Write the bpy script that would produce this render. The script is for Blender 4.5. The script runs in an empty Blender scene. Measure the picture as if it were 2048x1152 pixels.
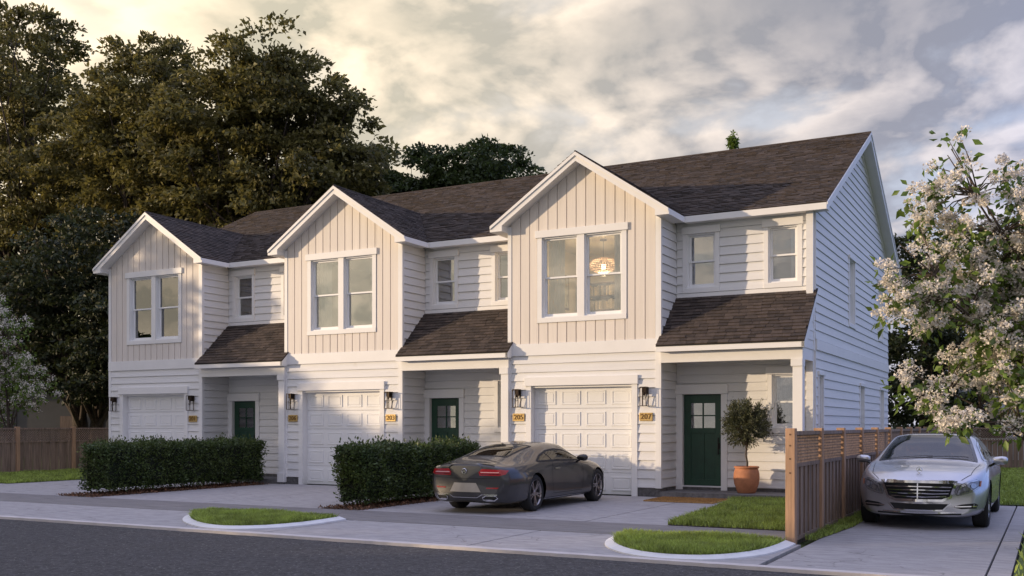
import bpy, bmesh, math, random
import numpy as np
from mathutils import Vector, Matrix
from mathutils.bvhtree import BVHTree
random.seed(7); np.random.seed(7)
SC = bpy.context.scene
COL = SC.collection

# ------------------------------------------------------------------ camera
YAW = math.radians(28.1896)
cam = bpy.data.cameras.new('camera'); camo = bpy.data.objects.new('camera', cam); COL.objects.link(camo)
camo.location = (11.632, -21.525, 1.6); camo.rotation_euler = (math.radians(90), 0, YAW)
cam.sensor_width = 36; cam.lens = 36 * 2018.69 / 2048; cam.shift_y = (851.28 - 576) / 2048
cam.clip_start = .1; cam.clip_end = 2000
SC.camera = camo

# ------------------------------------------------------------------ sun and sky
LDIR = Vector((1.53, 1.0, -.224)).normalized()          # the way the light travels
SUNV = -LDIR
sun = bpy.data.lights.new('sun', 'SUN'); suno = bpy.data.objects.new('sun', sun); COL.objects.link(suno)
sun.energy = 2.3; sun.angle = math.radians(.6); sun.color = (1.0, .76, .50)
suno.rotation_euler = LDIR.to_track_quat('-Z', 'Y').to_euler()

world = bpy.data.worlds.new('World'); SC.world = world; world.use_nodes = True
def build_sky():
    nt = world.node_tree; N = nt.nodes; L = nt.links; N.clear()
    out = N.new('ShaderNodeOutputWorld'); bg = N.new('ShaderNodeBackground'); bg.inputs[1].default_value = .1
    L.new(bg.outputs[0], out.inputs[0])
    sky = N.new('ShaderNodeTexSky'); sky.sky_type = 'NISHITA'; sky.sun_disc = False
    sky.sun_elevation = math.asin(SUNV.z); sky.sun_rotation = math.atan2(SUNV.x, SUNV.y)
    sky.air_density = 1.0; sky.dust_density = 1.5; sky.ozone_density = 1.5
    tc = N.new('ShaderNodeTexCoord')
    def math_(op, a, b=None, c=None, clamp=False):
        m = N.new('ShaderNodeMath'); m.operation = op; m.use_clamp = clamp
        for i, v in enumerate((a, b, c)):
            if v is None: continue
            if isinstance(v, (int, float)): m.inputs[i].default_value = v
            else: L.new(v, m.inputs[i])
        return m.outputs[0]
    def mixc(f, a, b):
        m = N.new('ShaderNodeMix'); m.data_type = 'RGBA'
        for s, v in ((m.inputs[0], f), (m.inputs[6], a), (m.inputs[7], b)):
            if isinstance(v, (int, float)): s.default_value = v
            elif isinstance(v, tuple): s.default_value = (*v, 1)
            else: L.new(v, s)
        return m.outputs[2]
    sp = N.new('ShaderNodeSeparateXYZ'); L.new(tc.outputs['Generated'], sp.inputs[0])
    z = math_('MAXIMUM', sp.outputs[2], 0.0); den = math_('ADD', z, .30)
    cx = math_('DIVIDE', sp.outputs[0], den); cy = math_('DIVIDE', sp.outputs[1], den)
    cb = N.new('ShaderNodeCombineXYZ'); L.new(cx, cb.inputs[0]); L.new(cy, cb.inputs[1])
    def noise(off, scale, detail, rough, dist=0.0):
        ad = N.new('ShaderNodeVectorMath'); ad.operation = 'ADD'; L.new(cb.outputs[0], ad.inputs[0]); ad.inputs[1].default_value = off
        n = N.new('ShaderNodeTexNoise'); n.noise_dimensions = '3D'
        n.inputs['Scale'].default_value = scale; n.inputs['Detail'].default_value = detail
        n.inputs['Roughness'].default_value = rough; n.inputs['Distortion'].default_value = dist
        L.new(ad.outputs[0], n.inputs['Vector']); return n.outputs['Fac']
    o = Vector((3.7, 1.9, .3)); d = Vector((SUNV.x, SUNV.y, 0)) * .05
    n1 = noise(o, 4.2, 9, .52, .2); n2 = noise(o + d, 4.2, 6, .50, .2)
    big = noise((9.1, 4.2, 2.0), 1.6, 3, .5)
    dens = math_('ADD', n1, math_('MULTIPLY', math_('SUBTRACT', big, .5), .35))
    cover = N.new('ShaderNodeMapRange'); cover.interpolation_type = 'SMOOTHSTEP'
    L.new(dens, cover.inputs[0]); cover.inputs[1].default_value = .27; cover.inputs[2].default_value = .47
    lit = math_('ADD', .40, math_('MULTIPLY', math_('SUBTRACT', n1, n2), 7.0), clamp=True)
    thick = N.new('ShaderNodeMapRange'); L.new(dens, thick.inputs[0]); thick.inputs[1].default_value = .40; thick.inputs[2].default_value = .66
    lit = math_('MULTIPLY', lit, math_('SUBTRACT', 1.1, math_('MULTIPLY', thick.outputs[0], .95)), clamp=True)
    dt = N.new('ShaderNodeVectorMath'); dt.operation = 'DOT_PRODUCT'
    L.new(tc.outputs['Generated'], dt.inputs[0]); dt.inputs[1].default_value = Vector((-.80, .46, .37)).normalized()      # the bright bank of cloud at the upper left
    g = math_('ADD', math_('MULTIPLY', dt.outputs['Value'], .5), .5, clamp=True)     # 1 towards that cloud bank
    gr = N.new('ShaderNodeMapRange'); gr.interpolation_type = 'SMOOTHSTEP'; L.new(g, gr.inputs[0]); gr.inputs[1].default_value = .83; gr.inputs[2].default_value = 1.02; 
    ds = N.new('ShaderNodeVectorMath'); ds.operation = 'DOT_PRODUCT'; L.new(tc.outputs['Generated'], ds.inputs[0]); ds.inputs[1].default_value = SUNV      # glow round the sun itself
    gs = N.new('ShaderNodeMapRange'); gs.interpolation_type = 'SMOOTHSTEP'; L.new(ds.outputs['Value'], gs.inputs[0]); gs.inputs[1].default_value = .60; gs.inputs[2].default_value = 1.0; gs.inputs[4].default_value = .85
    g2 = math_('MAXIMUM', gr.outputs[0], gs.outputs[0])
    low = math_('SUBTRACT', 1.0, math_('MULTIPLY', z, 1.6), clamp=True)
    shade_c = mixc(g2, (1.9, 1.95, 2.3), (4.3, 3.9, 2.9))
    lit_c = mixc(g2, (5.6, 5.0, 4.7), (9.6, 7.8, 5.5))
    cloud = mixc(lit, shade_c, lit_c)
    gap = mixc(g2, (4.2, 4.4, 5.0), (8.4, 7.1, 5.4))
    gapm = mixc(.2, gap, sky.outputs[0])
    c1 = mixc(cover.outputs[0], gapm, cloud)
    hz = mixc(g2, (4.2, 4.1, 4.5), (7.8, 6.7, 4.9))
    c2 = mixc(math_('MULTIPLY', math_('POWER', low, 3.0), .45), c1, hz)
    zn = N.new('ShaderNodeMapRange'); zn.interpolation_type = 'SMOOTHSTEP'; L.new(z, zn.inputs[0]); zn.inputs[1].default_value = .35; zn.inputs[2].default_value = .95; zn.inputs[4].default_value = .75
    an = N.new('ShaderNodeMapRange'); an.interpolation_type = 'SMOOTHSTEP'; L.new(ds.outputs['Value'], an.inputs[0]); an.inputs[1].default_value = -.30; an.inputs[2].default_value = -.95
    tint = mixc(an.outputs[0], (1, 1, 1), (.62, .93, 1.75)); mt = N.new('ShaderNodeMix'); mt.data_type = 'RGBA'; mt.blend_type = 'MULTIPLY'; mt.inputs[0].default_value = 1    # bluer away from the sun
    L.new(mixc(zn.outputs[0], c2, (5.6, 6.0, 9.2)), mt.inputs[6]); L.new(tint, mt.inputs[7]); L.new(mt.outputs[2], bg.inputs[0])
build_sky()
SC.view_settings.view_transform = 'Standard'; SC.view_settings.look = 'None'
SC.view_settings.gamma = 1; SC.view_settings.use_curve_mapping = False; SC.view_settings.exposure = 0.75

# ------------------------------------------------------------------ materials
MATS = {}
def mat(name, col, rough=.6, var=.12, scale=3.0, bump=0.0, bscale=60.0, metal=0.0, coat=0.0, stretch=(1, 1, 1),
        island=0.0, rand=0.0, trans=0.0, col2=None, spots=None, spec=.5, emit=None, cracks=None):
    """procedural surface: noise-mottled colour, optional per-piece variation, relief, translucency"""
    m = bpy.data.materials.new(name); m.use_nodes = True; MATS[name] = m
    nt = m.node_tree; N = nt.nodes; L = nt.links; b = N['Principled BSDF']; out = N['Material Output']
    geo = N.new('ShaderNodeNewGeometry'); src = geo.outputs['Position']
    mp = N.new('ShaderNodeMapping'); mp.inputs['Scale'].default_value = stretch; L.new(src, mp.inputs[0])
    n = N.new('ShaderNodeTexNoise'); n.inputs['Scale'].default_value = scale; n.inputs['Detail'].default_value = 6
    n.inputs['Roughness'].default_value = .6; L.new(mp.outputs[0], n.inputs['Vector'])
    rp = N.new('ShaderNodeMapRange'); L.new(n.outputs['Fac'], rp.inputs[0]); rp.inputs[1].default_value = .3; rp.inputs[2].default_value = .7
    mx = N.new('ShaderNodeMix'); mx.data_type = 'RGBA'; L.new(rp.outputs[0], mx.inputs[0])
    c2 = col2 or tuple(c * (1 - 2 * var) for c in col)
    mx.inputs[6].default_value = (*c2, 1); mx.inputs[7].default_value = (*[min(1, c * (1 + (0 if col2 else var))) for c in col], 1)
    cur = mx.outputs[2]
    if island or rand:
        hv = N.new('ShaderNodeHueSaturation'); L.new(cur, hv.inputs['Color'])
        if island: s = geo.outputs['Random Per Island']; amt = island
        else:
            oi = N.new('ShaderNodeObjectInfo'); s = oi.outputs['Random']; amt = rand
        r = N.new('ShaderNodeMapRange'); L.new(s, r.inputs[0]); r.inputs[3].default_value = 1 - amt; r.inputs[4].default_value = 1 + amt
        L.new(r.outputs[0], hv.inputs['Value']); cur = hv.outputs[0]
    if spots:   # (scale, threshold, colour): small marks with a shape of their own
        sn = N.new('ShaderNodeTexNoise'); sn.inputs['Scale'].default_value = spots[0]; sn.inputs['Detail'].default_value = 3; L.new(src, sn.inputs['Vector'])
        sr = N.new('ShaderNodeMapRange'); L.new(sn.outputs['Fac'], sr.inputs[0]); sr.inputs[1].default_value = spots[1]; sr.inputs[2].default_value = spots[1] + .08
        sm = N.new('ShaderNodeMix'); sm.data_type = 'RGBA'; L.new(sr.outputs[0], sm.inputs[0]); L.new(cur, sm.inputs[6]); sm.inputs[7].default_value = (*spots[2], 1); cur = sm.outputs[2]
    if cracks:  # (scale, width, colour): a wandering net of hairline cracks, broken up
        wn = N.new('ShaderNodeTexNoise'); wn.inputs['Scale'].default_value = 2.2; wn.inputs['Detail'].default_value = 5; L.new(src, wn.inputs['Vector'])
        av = N.new('ShaderNodeVectorMath'); av.operation = 'MULTIPLY_ADD'; L.new(wn.outputs['Color'], av.inputs[0]); av.inputs[1].default_value = (.9, .9, 0); L.new(src, av.inputs[2])
        vo = N.new('ShaderNodeTexVoronoi'); vo.feature = 'DISTANCE_TO_EDGE'; vo.inputs['Scale'].default_value = cracks[0]; L.new(av.outputs[0], vo.inputs['Vector'])
        cr = N.new('ShaderNodeMapRange'); L.new(vo.outputs['Distance'], cr.inputs[0]); cr.inputs[1].default_value = 0; cr.inputs[2].default_value = cracks[1]; cr.inputs[3].default_value = .75; cr.inputs[4].default_value = 0
        bn2 = N.new('ShaderNodeTexNoise'); bn2.inputs['Scale'].default_value = .7; L.new(src, bn2.inputs['Vector']); br = N.new('ShaderNodeMapRange'); L.new(bn2.outputs['Fac'], br.inputs[0]); br.inputs[1].default_value = .48; br.inputs[2].default_value = .60
        mu = N.new('ShaderNodeMath'); mu.operation = 'MULTIPLY'; L.new(cr.outputs[0], mu.inputs[0]); L.new(br.outputs[0], mu.inputs[1])
        cm = N.new('ShaderNodeMix'); cm.data_type = 'RGBA'; L.new(mu.outputs[0], cm.inputs[0]); L.new(cur, cm.inputs[6]); cm.inputs[7].default_value = (*cracks[2], 1); cur = cm.outputs[2]
    L.new(cur, b.inputs['Base Color'])
    b.inputs['Roughness'].default_value = rough; b.inputs['Metallic'].default_value = metal; b.inputs['Coat Weight'].default_value = coat
    b.inputs['Coat Roughness'].default_value = .04; b.inputs['Specular IOR Level'].default_value = spec
    if bump:
        bn = N.new('ShaderNodeTexNoise'); bn.inputs['Scale'].default_value = bscale; bn.inputs['Detail'].default_value = 4; L.new(mp.outputs[0], bn.inputs['Vector'])
        bp = N.new('ShaderNodeBump'); bp.inputs['Strength'].default_value = 1.0; bp.inputs['Distance'].default_value = bump
        L.new(bn.outputs['Fac'], bp.inputs['Height']); L.new(bp.outputs[0], b.inputs['Normal'])
    if emit:
        b.inputs['Emission Color'].default_value = (*emit[:3], 1); b.inputs['Emission Strength'].default_value = emit[3]
    if trans:
        t = N.new('ShaderNodeBsdfTranslucent'); L.new(cur, t.inputs[0]); ms = N.new('ShaderNodeMixShader'); ms.inputs[0].default_value = trans
        L.new(b.outputs[0], ms.inputs[1]); L.new(t.outputs[0], ms.inputs[2]); L.new(ms.outputs[0], out.inputs[0])
    return m
def glass(name, tint, refl, rough=.0):
    m = bpy.data.materials.new(name); m.use_nodes = True; MATS[name] = m
    nt = m.node_tree; N = nt.nodes; L = nt.links; N.remove(N['Principled BSDF']); out = N['Material Output']
    t = N.new('ShaderNodeBsdfTransparent'); t.inputs[0].default_value = (*tint, 1)
    g = N.new('ShaderNodeBsdfGlossy'); g.inputs['Roughness'].default_value = rough; g.inputs[0].default_value = (.95, .95, .95, 1)
    fr = N.new('ShaderNodeFresnel'); fr.inputs[0].default_value = 1.5
    a = N.new('ShaderNodeMath'); a.operation = 'ADD'; a.use_clamp = True; L.new(fr.outputs[0], a.inputs[0]); a.inputs[1].default_value = refl
    n = N.new('ShaderNodeTexNoise'); n.inputs['Scale'].default_value = 1.1; bp = N.new('ShaderNodeBump'); bp.inputs['Distance'].default_value = .004
    geo = N.new('ShaderNodeNewGeometry'); L.new(geo.outputs['Position'], n.inputs['Vector']); L.new(n.outputs['Fac'], bp.inputs['Height']); L.new(bp.outputs[0], g.inputs['Normal'])
    ms = N.new('ShaderNodeMixShader'); L.new(a.outputs[0], ms.inputs[0]); L.new(t.outputs[0], ms.inputs[1]); L.new(g.outputs[0], ms.inputs[2]); L.new(ms.outputs[0], out.inputs[0])
    return m

mat('siding', (.76, .755, .75), .55, .03, 1.4, .004, 30, stretch=(.35, .35, 7), rand=.025, spots=(2.3, .70, (.66, .645, .62)))
mat('siding_side', (.76, .755, .75), .55, .03, 1.4, .003, 30, stretch=(.35, .35, 7), rand=.02)
mat('batten', (.74, .68, .62), .6, .035, 1.6, .003, 30, stretch=(7, 7, .35), rand=.03)
mat('trim', (.80, .79, .78), .5, .02, 2.0, .0015, 25)
mat('garage', (.80, .80, .80), .42, .015, 2.0, .001, 40)
mat('vinyl', (.84, .84, .84), .35, .01, 2.0)
mat('soffit', (.74, .73, .72), .6, .03, 2.0)
mat('shingle', (.062, .046, .037), .92, .18, 9, .004, 160, island=.42)
mat('shingle_one', (.062, .046, .037), .92, .18, 9, .004, 160, rand=.42)
mat('roof_deck', (.022, .019, .017), .95, .1, 5)
mat('foundation', (.12, .115, .115), .85, .25, 14, .012, 45)
mat('porch_slab', (.17, .165, .165), .8, .2, 12, .006, 60)
mat('door_green', (.012, .055, .030), .42, .12, 4, .0008, 60)
mat('black_metal', (.015, .014, .013), .4, .1, 8, metal=.4)
mat('bronze', (.05, .033, .022), .38, .12, 8, metal=.6)
mat('brass', (.60, .42, .17), .42, .12, 30, metal=.55, bump=.001, bscale=200)
mat('numeral', (.20, .11, .035), .4, .1, 30, metal=.4)
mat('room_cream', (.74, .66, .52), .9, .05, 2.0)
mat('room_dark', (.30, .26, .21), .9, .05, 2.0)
mat('curtain', (.82, .80, .76), .9, .03, 3.0, trans=.35)
mat('curtain_dark', (.30, .27, .25), .9, .06, 3.0, trans=.15)
mat('walnut', (.085, .040, .020), .5, .25, 5, stretch=(1, 1, 8))
mat('book_paper', (.55, .46, .32), .8, .2, 20, rand=.5)
mat('lamp_rattan', (.80, .66, .54), .8, .15, 30, trans=.35)
mat('bulb', (1, .85, .6), .5, 0, 1, emit=(1, .75, .45, 5))
mat('picture', (.55, .52, .42), .7, .4, 9)
glass('window_glass', (.93, .95, .94), .18)
glass('clear_glass', (.97, .98, .98), .03)
glass('car_glass', (.42, .45, .47), .05)
glass('coupe_glass', (.10, .10, .11), .0)
mat('asphalt', (.062, .061, .064), .9, .36, 16, .025, 40, spots=(26, .62, (.20, .195, .19)))
mat('concrete', (.37, .355, .355), .85, .13, 5.0, .005, 50, stretch=(.6, 1.6, 1), spots=(26, .62, (.26, .25, .25)), cracks=(.55, .010, (.13, .125, .12)))
mat('sidewalk', (.225, .212, .208), .85, .22, 4.5, .006, 40, stretch=(.3, 3.4, 1))
mat('kerb', (.58, .54, .52), .8, .08, 3, .004, 40)
mat('kerb_white', (.70, .70, .70), .7, .05, 4, .002, 40)
mat('joint', (.05, .047, .045), .95, .2, 10)
mat('soil', (.085, .06, .042), .95, .3, 12, .02, 40)
mat('turf', (.09, .13, .032), .95, .25, 4, .02, 60)
mat('grass', (.33, .42, .085), .6, .25, 2.5, island=.35, trans=.35)
mat('mulch', (.17, .085, .045), .9, .3, 20, island=.55)
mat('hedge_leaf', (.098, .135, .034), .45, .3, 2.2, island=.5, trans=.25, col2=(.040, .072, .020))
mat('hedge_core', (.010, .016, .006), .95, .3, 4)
mat('twig', (.09, .065, .045), .9, .2, 10)
mat('bark', (.075, .055, .042), .9, .3, 6, .02, 20, stretch=(3, 3, .6))
mat('maple_leaf', (.21, .185, .055), .55, .3, .5, island=.45, trans=.40, col2=(.105, .10, .032))
mat('dark_leaf', (.050, .062, .022), .6, .3, .5, island=.45, trans=.25, col2=(.026, .036, .014))
mat('green_leaf', (.085, .115, .03), .55, .3, .5, island=.45, trans=.30, col2=(.042, .062, .018))
mat('olive_leaf', (.11, .12, .06), .5, .3, 8, island=.45, trans=.15)
mat('lilac_leaf', (.16, .24, .04), .45, .3, 2, island=.45, trans=.45, col2=(.085, .14, .025))
mat('blossom', (.88, .85, .80), .8, .1, 12, island=.18, trans=.30, col2=(.78, .70, .60))
mat('terracotta', (.46, .19, .095), .75, .12, 6, .002, 60)
mat('coir', (.46, .26, .09), .95, .3, 40, .012, 160)
mat('fence_wood', (.26, .185, .140), .85, .22, 3.0, .002, 30, stretch=(6, 6, .5), rand=.12)
mat('fence_post', (.44, .27, .165), .8, .16, 3.0, .002, 30, stretch=(6, 6, .5), rand=.06)
mat('fence_peg', (.16, .09, .05), .8, .2, 10)
mat('coupe_paint', (.040, .040, .043), .35, .02, 2, metal=.25, coat=.8)
mat('silver_paint', (.58, .58, .61), .30, .02, 2, metal=.75, coat=.9)
mat('tyre', (.018, .018, .018), .85, .1, 20)
mat('alloy', (.36, .34, .35), .32, .05, 10, metal=.9)
mat('alloy_light', (.62, .62, .64), .25, .05, 10, metal=.9)
mat('chrome', (.80, .80, .82), .12, .02, 5, metal=1.0)
mat('gloss_black', (.010, .010, .011), .12, .02, 5, coat=.5)
mat('matt_black', (.010, .010, .010), .7, .1, 5)
mat('tail_red', (.38, .012, .020), .18, .1, 30, coat=.8)
mat('tail_white', (.75, .45, .45), .2, .05, 30, coat=.8)
mat('lamp_silver', (.55, .56, .58), .15, .1, 30, metal=.8)
mat('lamp_lens', (.30, .30, .32), .12, .2, 20, metal=.5, coat=1.0)
mat('amber', (.55, .16, .04), .3, .1, 30)
mat('plate_panel', (.40, .36, .30), .5, .05, 10)
mat('leather_brown', (.24, .095, .055), .6, .1, 10)
mat('leather_dark', (.03, .03, .032), .6, .1, 10)
mat('grey_wall', (.11, .105, .10), .8, .06, 1.5)
mat('neighbour_wall', (.60, .64, .70), .7, .04, 1.5)
mat('neighbour_roof', (.09, .085, .085), .9, .2, 6)

# ------------------------------------------------------------------ building helpers
def mesh_np(name, V, F):
    """fast mesh from arrays; F is (n,k) of one polygon size"""
    me = bpy.data.meshes.new(name); V = np.asarray(V, dtype=np.float32); F = np.asarray(F, dtype=np.int32)
    n, k = F.shape
    me.vertices.add(len(V)); me.vertices.foreach_set('co', V.ravel())
    me.loops.add(n * k); me.loops.foreach_set('vertex_index', F.ravel())
    me.polygons.add(n); me.polygons.foreach_set('loop_start', np.arange(0, n * k, k, dtype=np.int32))
    me.update(calc_edges=True); return me
class MB:
    def __init__(s): s.v = []; s.f = []
    def add(s, v, f):
        o = len(s.v); s.v += [tuple(p) for p in v]; s.f += [tuple(i + o for i in q) for q in f]; return s
    def box(s, x0, x1, y0, y1, z0, z1):
        return s.add([(x0, y0, z0), (x1, y0, z0), (x1, y1, z0), (x0, y1, z0), (x0, y0, z1), (x1, y0, z1), (x1, y1, z1), (x0, y1, z1)],
                     [(0, 3, 2, 1), (4, 5, 6, 7), (0, 1, 5, 4), (1, 2, 6, 5), (2, 3, 7, 6), (3, 0, 4, 7)])
    def prism(s, a, b):
        """two matching outlines joined to a solid"""
        n = len(a); return s.add(list(a) + list(b), [tuple(range(n))[::-1], tuple(range(n, 2 * n))] + [(i, (i + 1) % n, n + (i + 1) % n, n + i) for i in range(n)])
    def ext(s, pts, axis, t0, t1):
        """outline in the two other axes swept along axis"""
        def mk(t): return [{'x': (t, p[0], p[1]), 'y': (p[0], t, p[1]), 'z': (p[0], p[1], t)}[axis] for p in pts]
        return s.prism(mk(t0), mk(t1))
    def tube(s, pts, rad, n=6, cap=True):
        pts = [Vector(p) for p in pts]; m = len(pts); o = len(s.v)
        if not hasattr(rad, '__len__'): rad = [rad] * m
        up = Vector((0, 0, 1))
        for i, p in enumerate(pts):
            d = (pts[min(i + 1, m - 1)] - pts[max(i - 1, 0)]).normalized()
            a = d.cross(up if abs(d.z) < .9 else Vector((1, 0, 0))).normalized(); b = d.cross(a)
            for k in range(n):
                t = 2 * math.pi * k / n; q = p + (a * math.cos(t) + b * math.sin(t)) * rad[i]; s.v.append((q.x, q.y, q.z))
        for i in range(m - 1):
            for k in range(n):
                s.f.append((o + i * n + k, o + i * n + (k + 1) % n, o + (i + 1) * n + (k + 1) % n, o + (i + 1) * n + k))
        if cap: s.f.append(tuple(o + k for k in range(n))[::-1]); s.f.append(tuple(o + (m - 1) * n + k for k in range(n)))
        return s
    def lathe(s, prof, n=24, c=(0, 0, 0), axis='z'):
        o = len(s.v)
        for r, h in prof:
            for k in range(n):
                t = 2 * math.pi * k / n; a, b = r * math.cos(t), r * math.sin(t)
                p = {'z': (a, b, h), 'x': (h, a, b), 'y': (a, h, b)}[axis]; s.v.append((c[0] + p[0], c[1] + p[1], c[2] + p[2]))
        for i in range(len(prof) - 1):
            for k in range(n): s.f.append((o + i * n + k, o + i * n + (k + 1) % n, o + (i + 1) * n + (k + 1) % n, o + (i + 1) * n + k))
        return s
    def mesh(s, name='mesh', smooth=False, fix=True):
        me = bpy.data.meshes.new(name); me.from_pydata(s.v, [], s.f)
        if fix:
            bm = bmesh.new(); bm.from_mesh(me); bmesh.ops.recalc_face_normals(bm, faces=bm.faces); bm.to_mesh(me); bm.free()
        if smooth: me.polygons.foreach_set('use_smooth', [True] * len(me.polygons))
        return me
def obj(name, me, m, parent=None, kind=None):
    if isinstance(me, MB): me = me.mesh(name)
    if m and not me.materials: me.materials.append(MATS[m])
    o = bpy.data.objects.new(name, me); COL.objects.link(o)
    if parent: o.parent = parent
    if kind: o['kind'] = kind
    return o
def tag(o, label, cat, group=None, kind=None):
    o['label'] = label; o['category'] = cat
    if group: o['group'] = group
    if kind: o['kind'] = kind
    return o
def thing(name, label, cat, loc=(0, 0, 0), rz=0, group=None):
    o = bpy.data.objects.new(name, None); COL.objects.link(o); o.location = loc; o.rotation_euler = (0, 0, rz); o.empty_display_size = .3
    return tag(o, label, cat, group)
def struct(name, me, m):
    o = obj(name, me, m); o['kind'] = 'structure'; return o
def copy_tree(o, parent=None):
    c = o.copy(); COL.objects.link(c); c.parent = parent
    for ch in list(o.children): copy_tree(ch, c)
    return c
def bevel(o, w=.006, seg=2):
    b = o.modifiers.new('bevel', 'BEVEL'); b.width = w; b.segments = seg; b.limit_method = 'ANGLE'; return o
def clip(poly, a, b, c):
    """keep a*u + b*v <= c"""
    r = []; n = len(poly)
    for i in range(n):
        p, q = poly[i], poly[(i + 1) % n]; dp = a * p[0] + b * p[1] - c; dq = a * q[0] + b * q[1] - c
        if dp <= 0: r.append(p)
        if (dp < 0 < dq) or (dq < 0 < dp):
            t = dp / (dp - dq); r.append((p[0] + (q[0] - p[0]) * t, p[1] + (q[1] - p[1]) * t))
    return r
def area(p): return abs(sum(p[i][0] * p[(i + 1) % len(p)][1] - p[(i + 1) % len(p)][0] * p[i][1] for i in range(len(p)))) / 2

# ------------------------------------------------------------------ ground, street, paving
def sheet(x0, x1, y0, y1, z): return MB().add([(x0, y0, z), (x1, y0, z), (x1, y1, z), (x0, y1, z)], [(0, 1, 2, 3)])
struct('ground', sheet(-900, 900, -900, 900, -.075), 'turf')
KY = -10.2
struct('street', sheet(-300, 300, -19, KY + .06, -.03), 'asphalt')
struct('far_verge', sheet(-300, 300, -60, -19, -.02), 'turf')
def slab_set(name, xs, ys, m, top=0.0, gap=.012):
    base = obj(name, sheet(xs[0], xs[-1], ys[0], ys[-1], -.045), 'joint'); base['kind'] = 'structure'
    for i in range(len(xs) - 1):
        for j in range(len(ys) - 1):
            s = obj('slab', MB().box(xs[i] + gap, xs[i + 1] - gap, ys[j] + gap, ys[j + 1] - gap, -.1, top), m, base)
    return base
slab_set('driveway', [-60, -40, -26, -19, -13.6, -10.6, -8.35], [-6.1, -3.0, -.02], 'concrete')
slab_set('middle_driveway', [-7.30, -3.9, -.82], [-6.1, -.02], 'concrete')
slab_set('right_driveway', [.06, 4.74, 8.40], [-6.1, -.02], 'concrete', gap=.013)
struct('driveway_extension', MB().box(-8.35, -7.3, -.4, -.02, -.1, -.004), 'concrete')
slab_set('neighbour_driveway', [8.72, 11.0, 11.25], [-10.03, -6.0, .9], 'concrete', gap=.013)
slab_set('driveway_apron', [-60, -30, -14.5, -9.2, -4.6, 1.2, 4.74, 8.66], [-10.03, -7.73], 'concrete', gap=.013)
struct('sidewalk', MB().box(-60, 8.46, -7.725, -6.105, -.1, .003), 'sidewalk')
def edge_strip(x0, x1, y0, y1, z0, z1, n, seed, jit=.012):
    rnd = random.Random(seed); a, b = [], []
    mb = MB(); xs = [x0 + (x1 - x0) * i / n for i in range(n + 1)]
    ye = [y0 + rnd.uniform(-jit, jit) for _ in xs]
    for i in range(n):
        mb.prism([(xs[i], ye[i], z0), (xs[i + 1], ye[i + 1], z0), (xs[i + 1], y1, z0), (xs[i], y1, z0)],
                 [(xs[i], ye[i], z1), (xs[i + 1], ye[i + 1], z1), (xs[i + 1], y1, z1), (xs[i], y1, z1)])
    return mb
struct('kerb', edge_strip(-60, 30, KY, -10.035, -.1, .012, 700, 3), 'kerb')

def blades(region, n, hgt, m, parent, seed, name='grass_blades', z=0.0, wid=.006):
    """many separate bent grass blades inside a polygon (list of (x,y))"""
    rs = np.random.RandomState(seed); P = np.array(region); lo = P.min(0); hi = P.max(0)
    pts = np.zeros((0, 2))
    while len(pts) < n:
        q = lo + rs.rand(n, 2) * (hi - lo); ins = np.zeros(n, bool); j = len(P) - 1
        for i in range(len(P)):
            c = ((P[i, 1] > q[:, 1]) != (P[j, 1] > q[:, 1])) & (q[:, 0] < (P[j, 0] - P[i, 0]) * (q[:, 1] - P[i, 1]) / (P[j, 1] - P[i, 1] + 1e-12) + P[i, 0])
            ins ^= c; j = i
        pts = np.vstack([pts, q[ins]])
    pts = pts[:n]; a = rs.rand(n) * 6.283; h = hgt * (.55 + .75 * rs.rand(n)) * (1 + .25 * np.sin(pts[:, 0] * 3.1) * np.cos(pts[:, 1] * 4.3)); w = wid * (.7 + .8 * rs.rand(n))
    la = rs.rand(n) * 6.283; le = h * rs.rand(n) * 1.2
    d = np.stack([np.cos(a), np.sin(a)], 1) * w[:, None]; l = np.stack([np.cos(la), np.sin(la)], 1) * le[:, None]
    V = np.zeros((n, 5, 3)); V[:, 0, :2] = pts - d; V[:, 1, :2] = pts + d
    V[:, 2, :2] = pts + d * .8 + l * .4; V[:, 3, :2] = pts - d * .8 + l * .4; V[:, 4, :2] = pts + l
    V[:, 2, 2] = V[:, 3, 2] = h * .6; V[:, 4, 2] = h; V[:, :, 2] += z
    F = (np.array([[0, 1, 2], [0, 2, 3], [3, 2, 4]])[None] + np.arange(n)[:, None, None] * 5).reshape(-1, 3)
    return obj(name, mesh_np(name, V.reshape(-1, 3), F), m, parent, 'stuff')
def smooth_poly(pts, closed=False, sub=8):
    """Catmull-Rom through 2-D points"""
    out = []; n = len(pts)
    for i in range(n - 1):
        p0, p1, p2, p3 = pts[max(i - 1, 0)], pts[i], pts[i + 1], pts[min(i + 2, n - 1)]
        for k in range(sub):
            t = k / sub
            out.append(tuple(.5 * (2 * p1[j] + (p2[j] - p0[j]) * t + (2 * p0[j] - 5 * p1[j] + 4 * p2[j] - p3[j]) * t * t + (3 * p1[j] - p0[j] - 3 * p2[j] + p3[j]) * t ** 3) for j in (0, 1)))
    return out + [pts[-1]]
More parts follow.
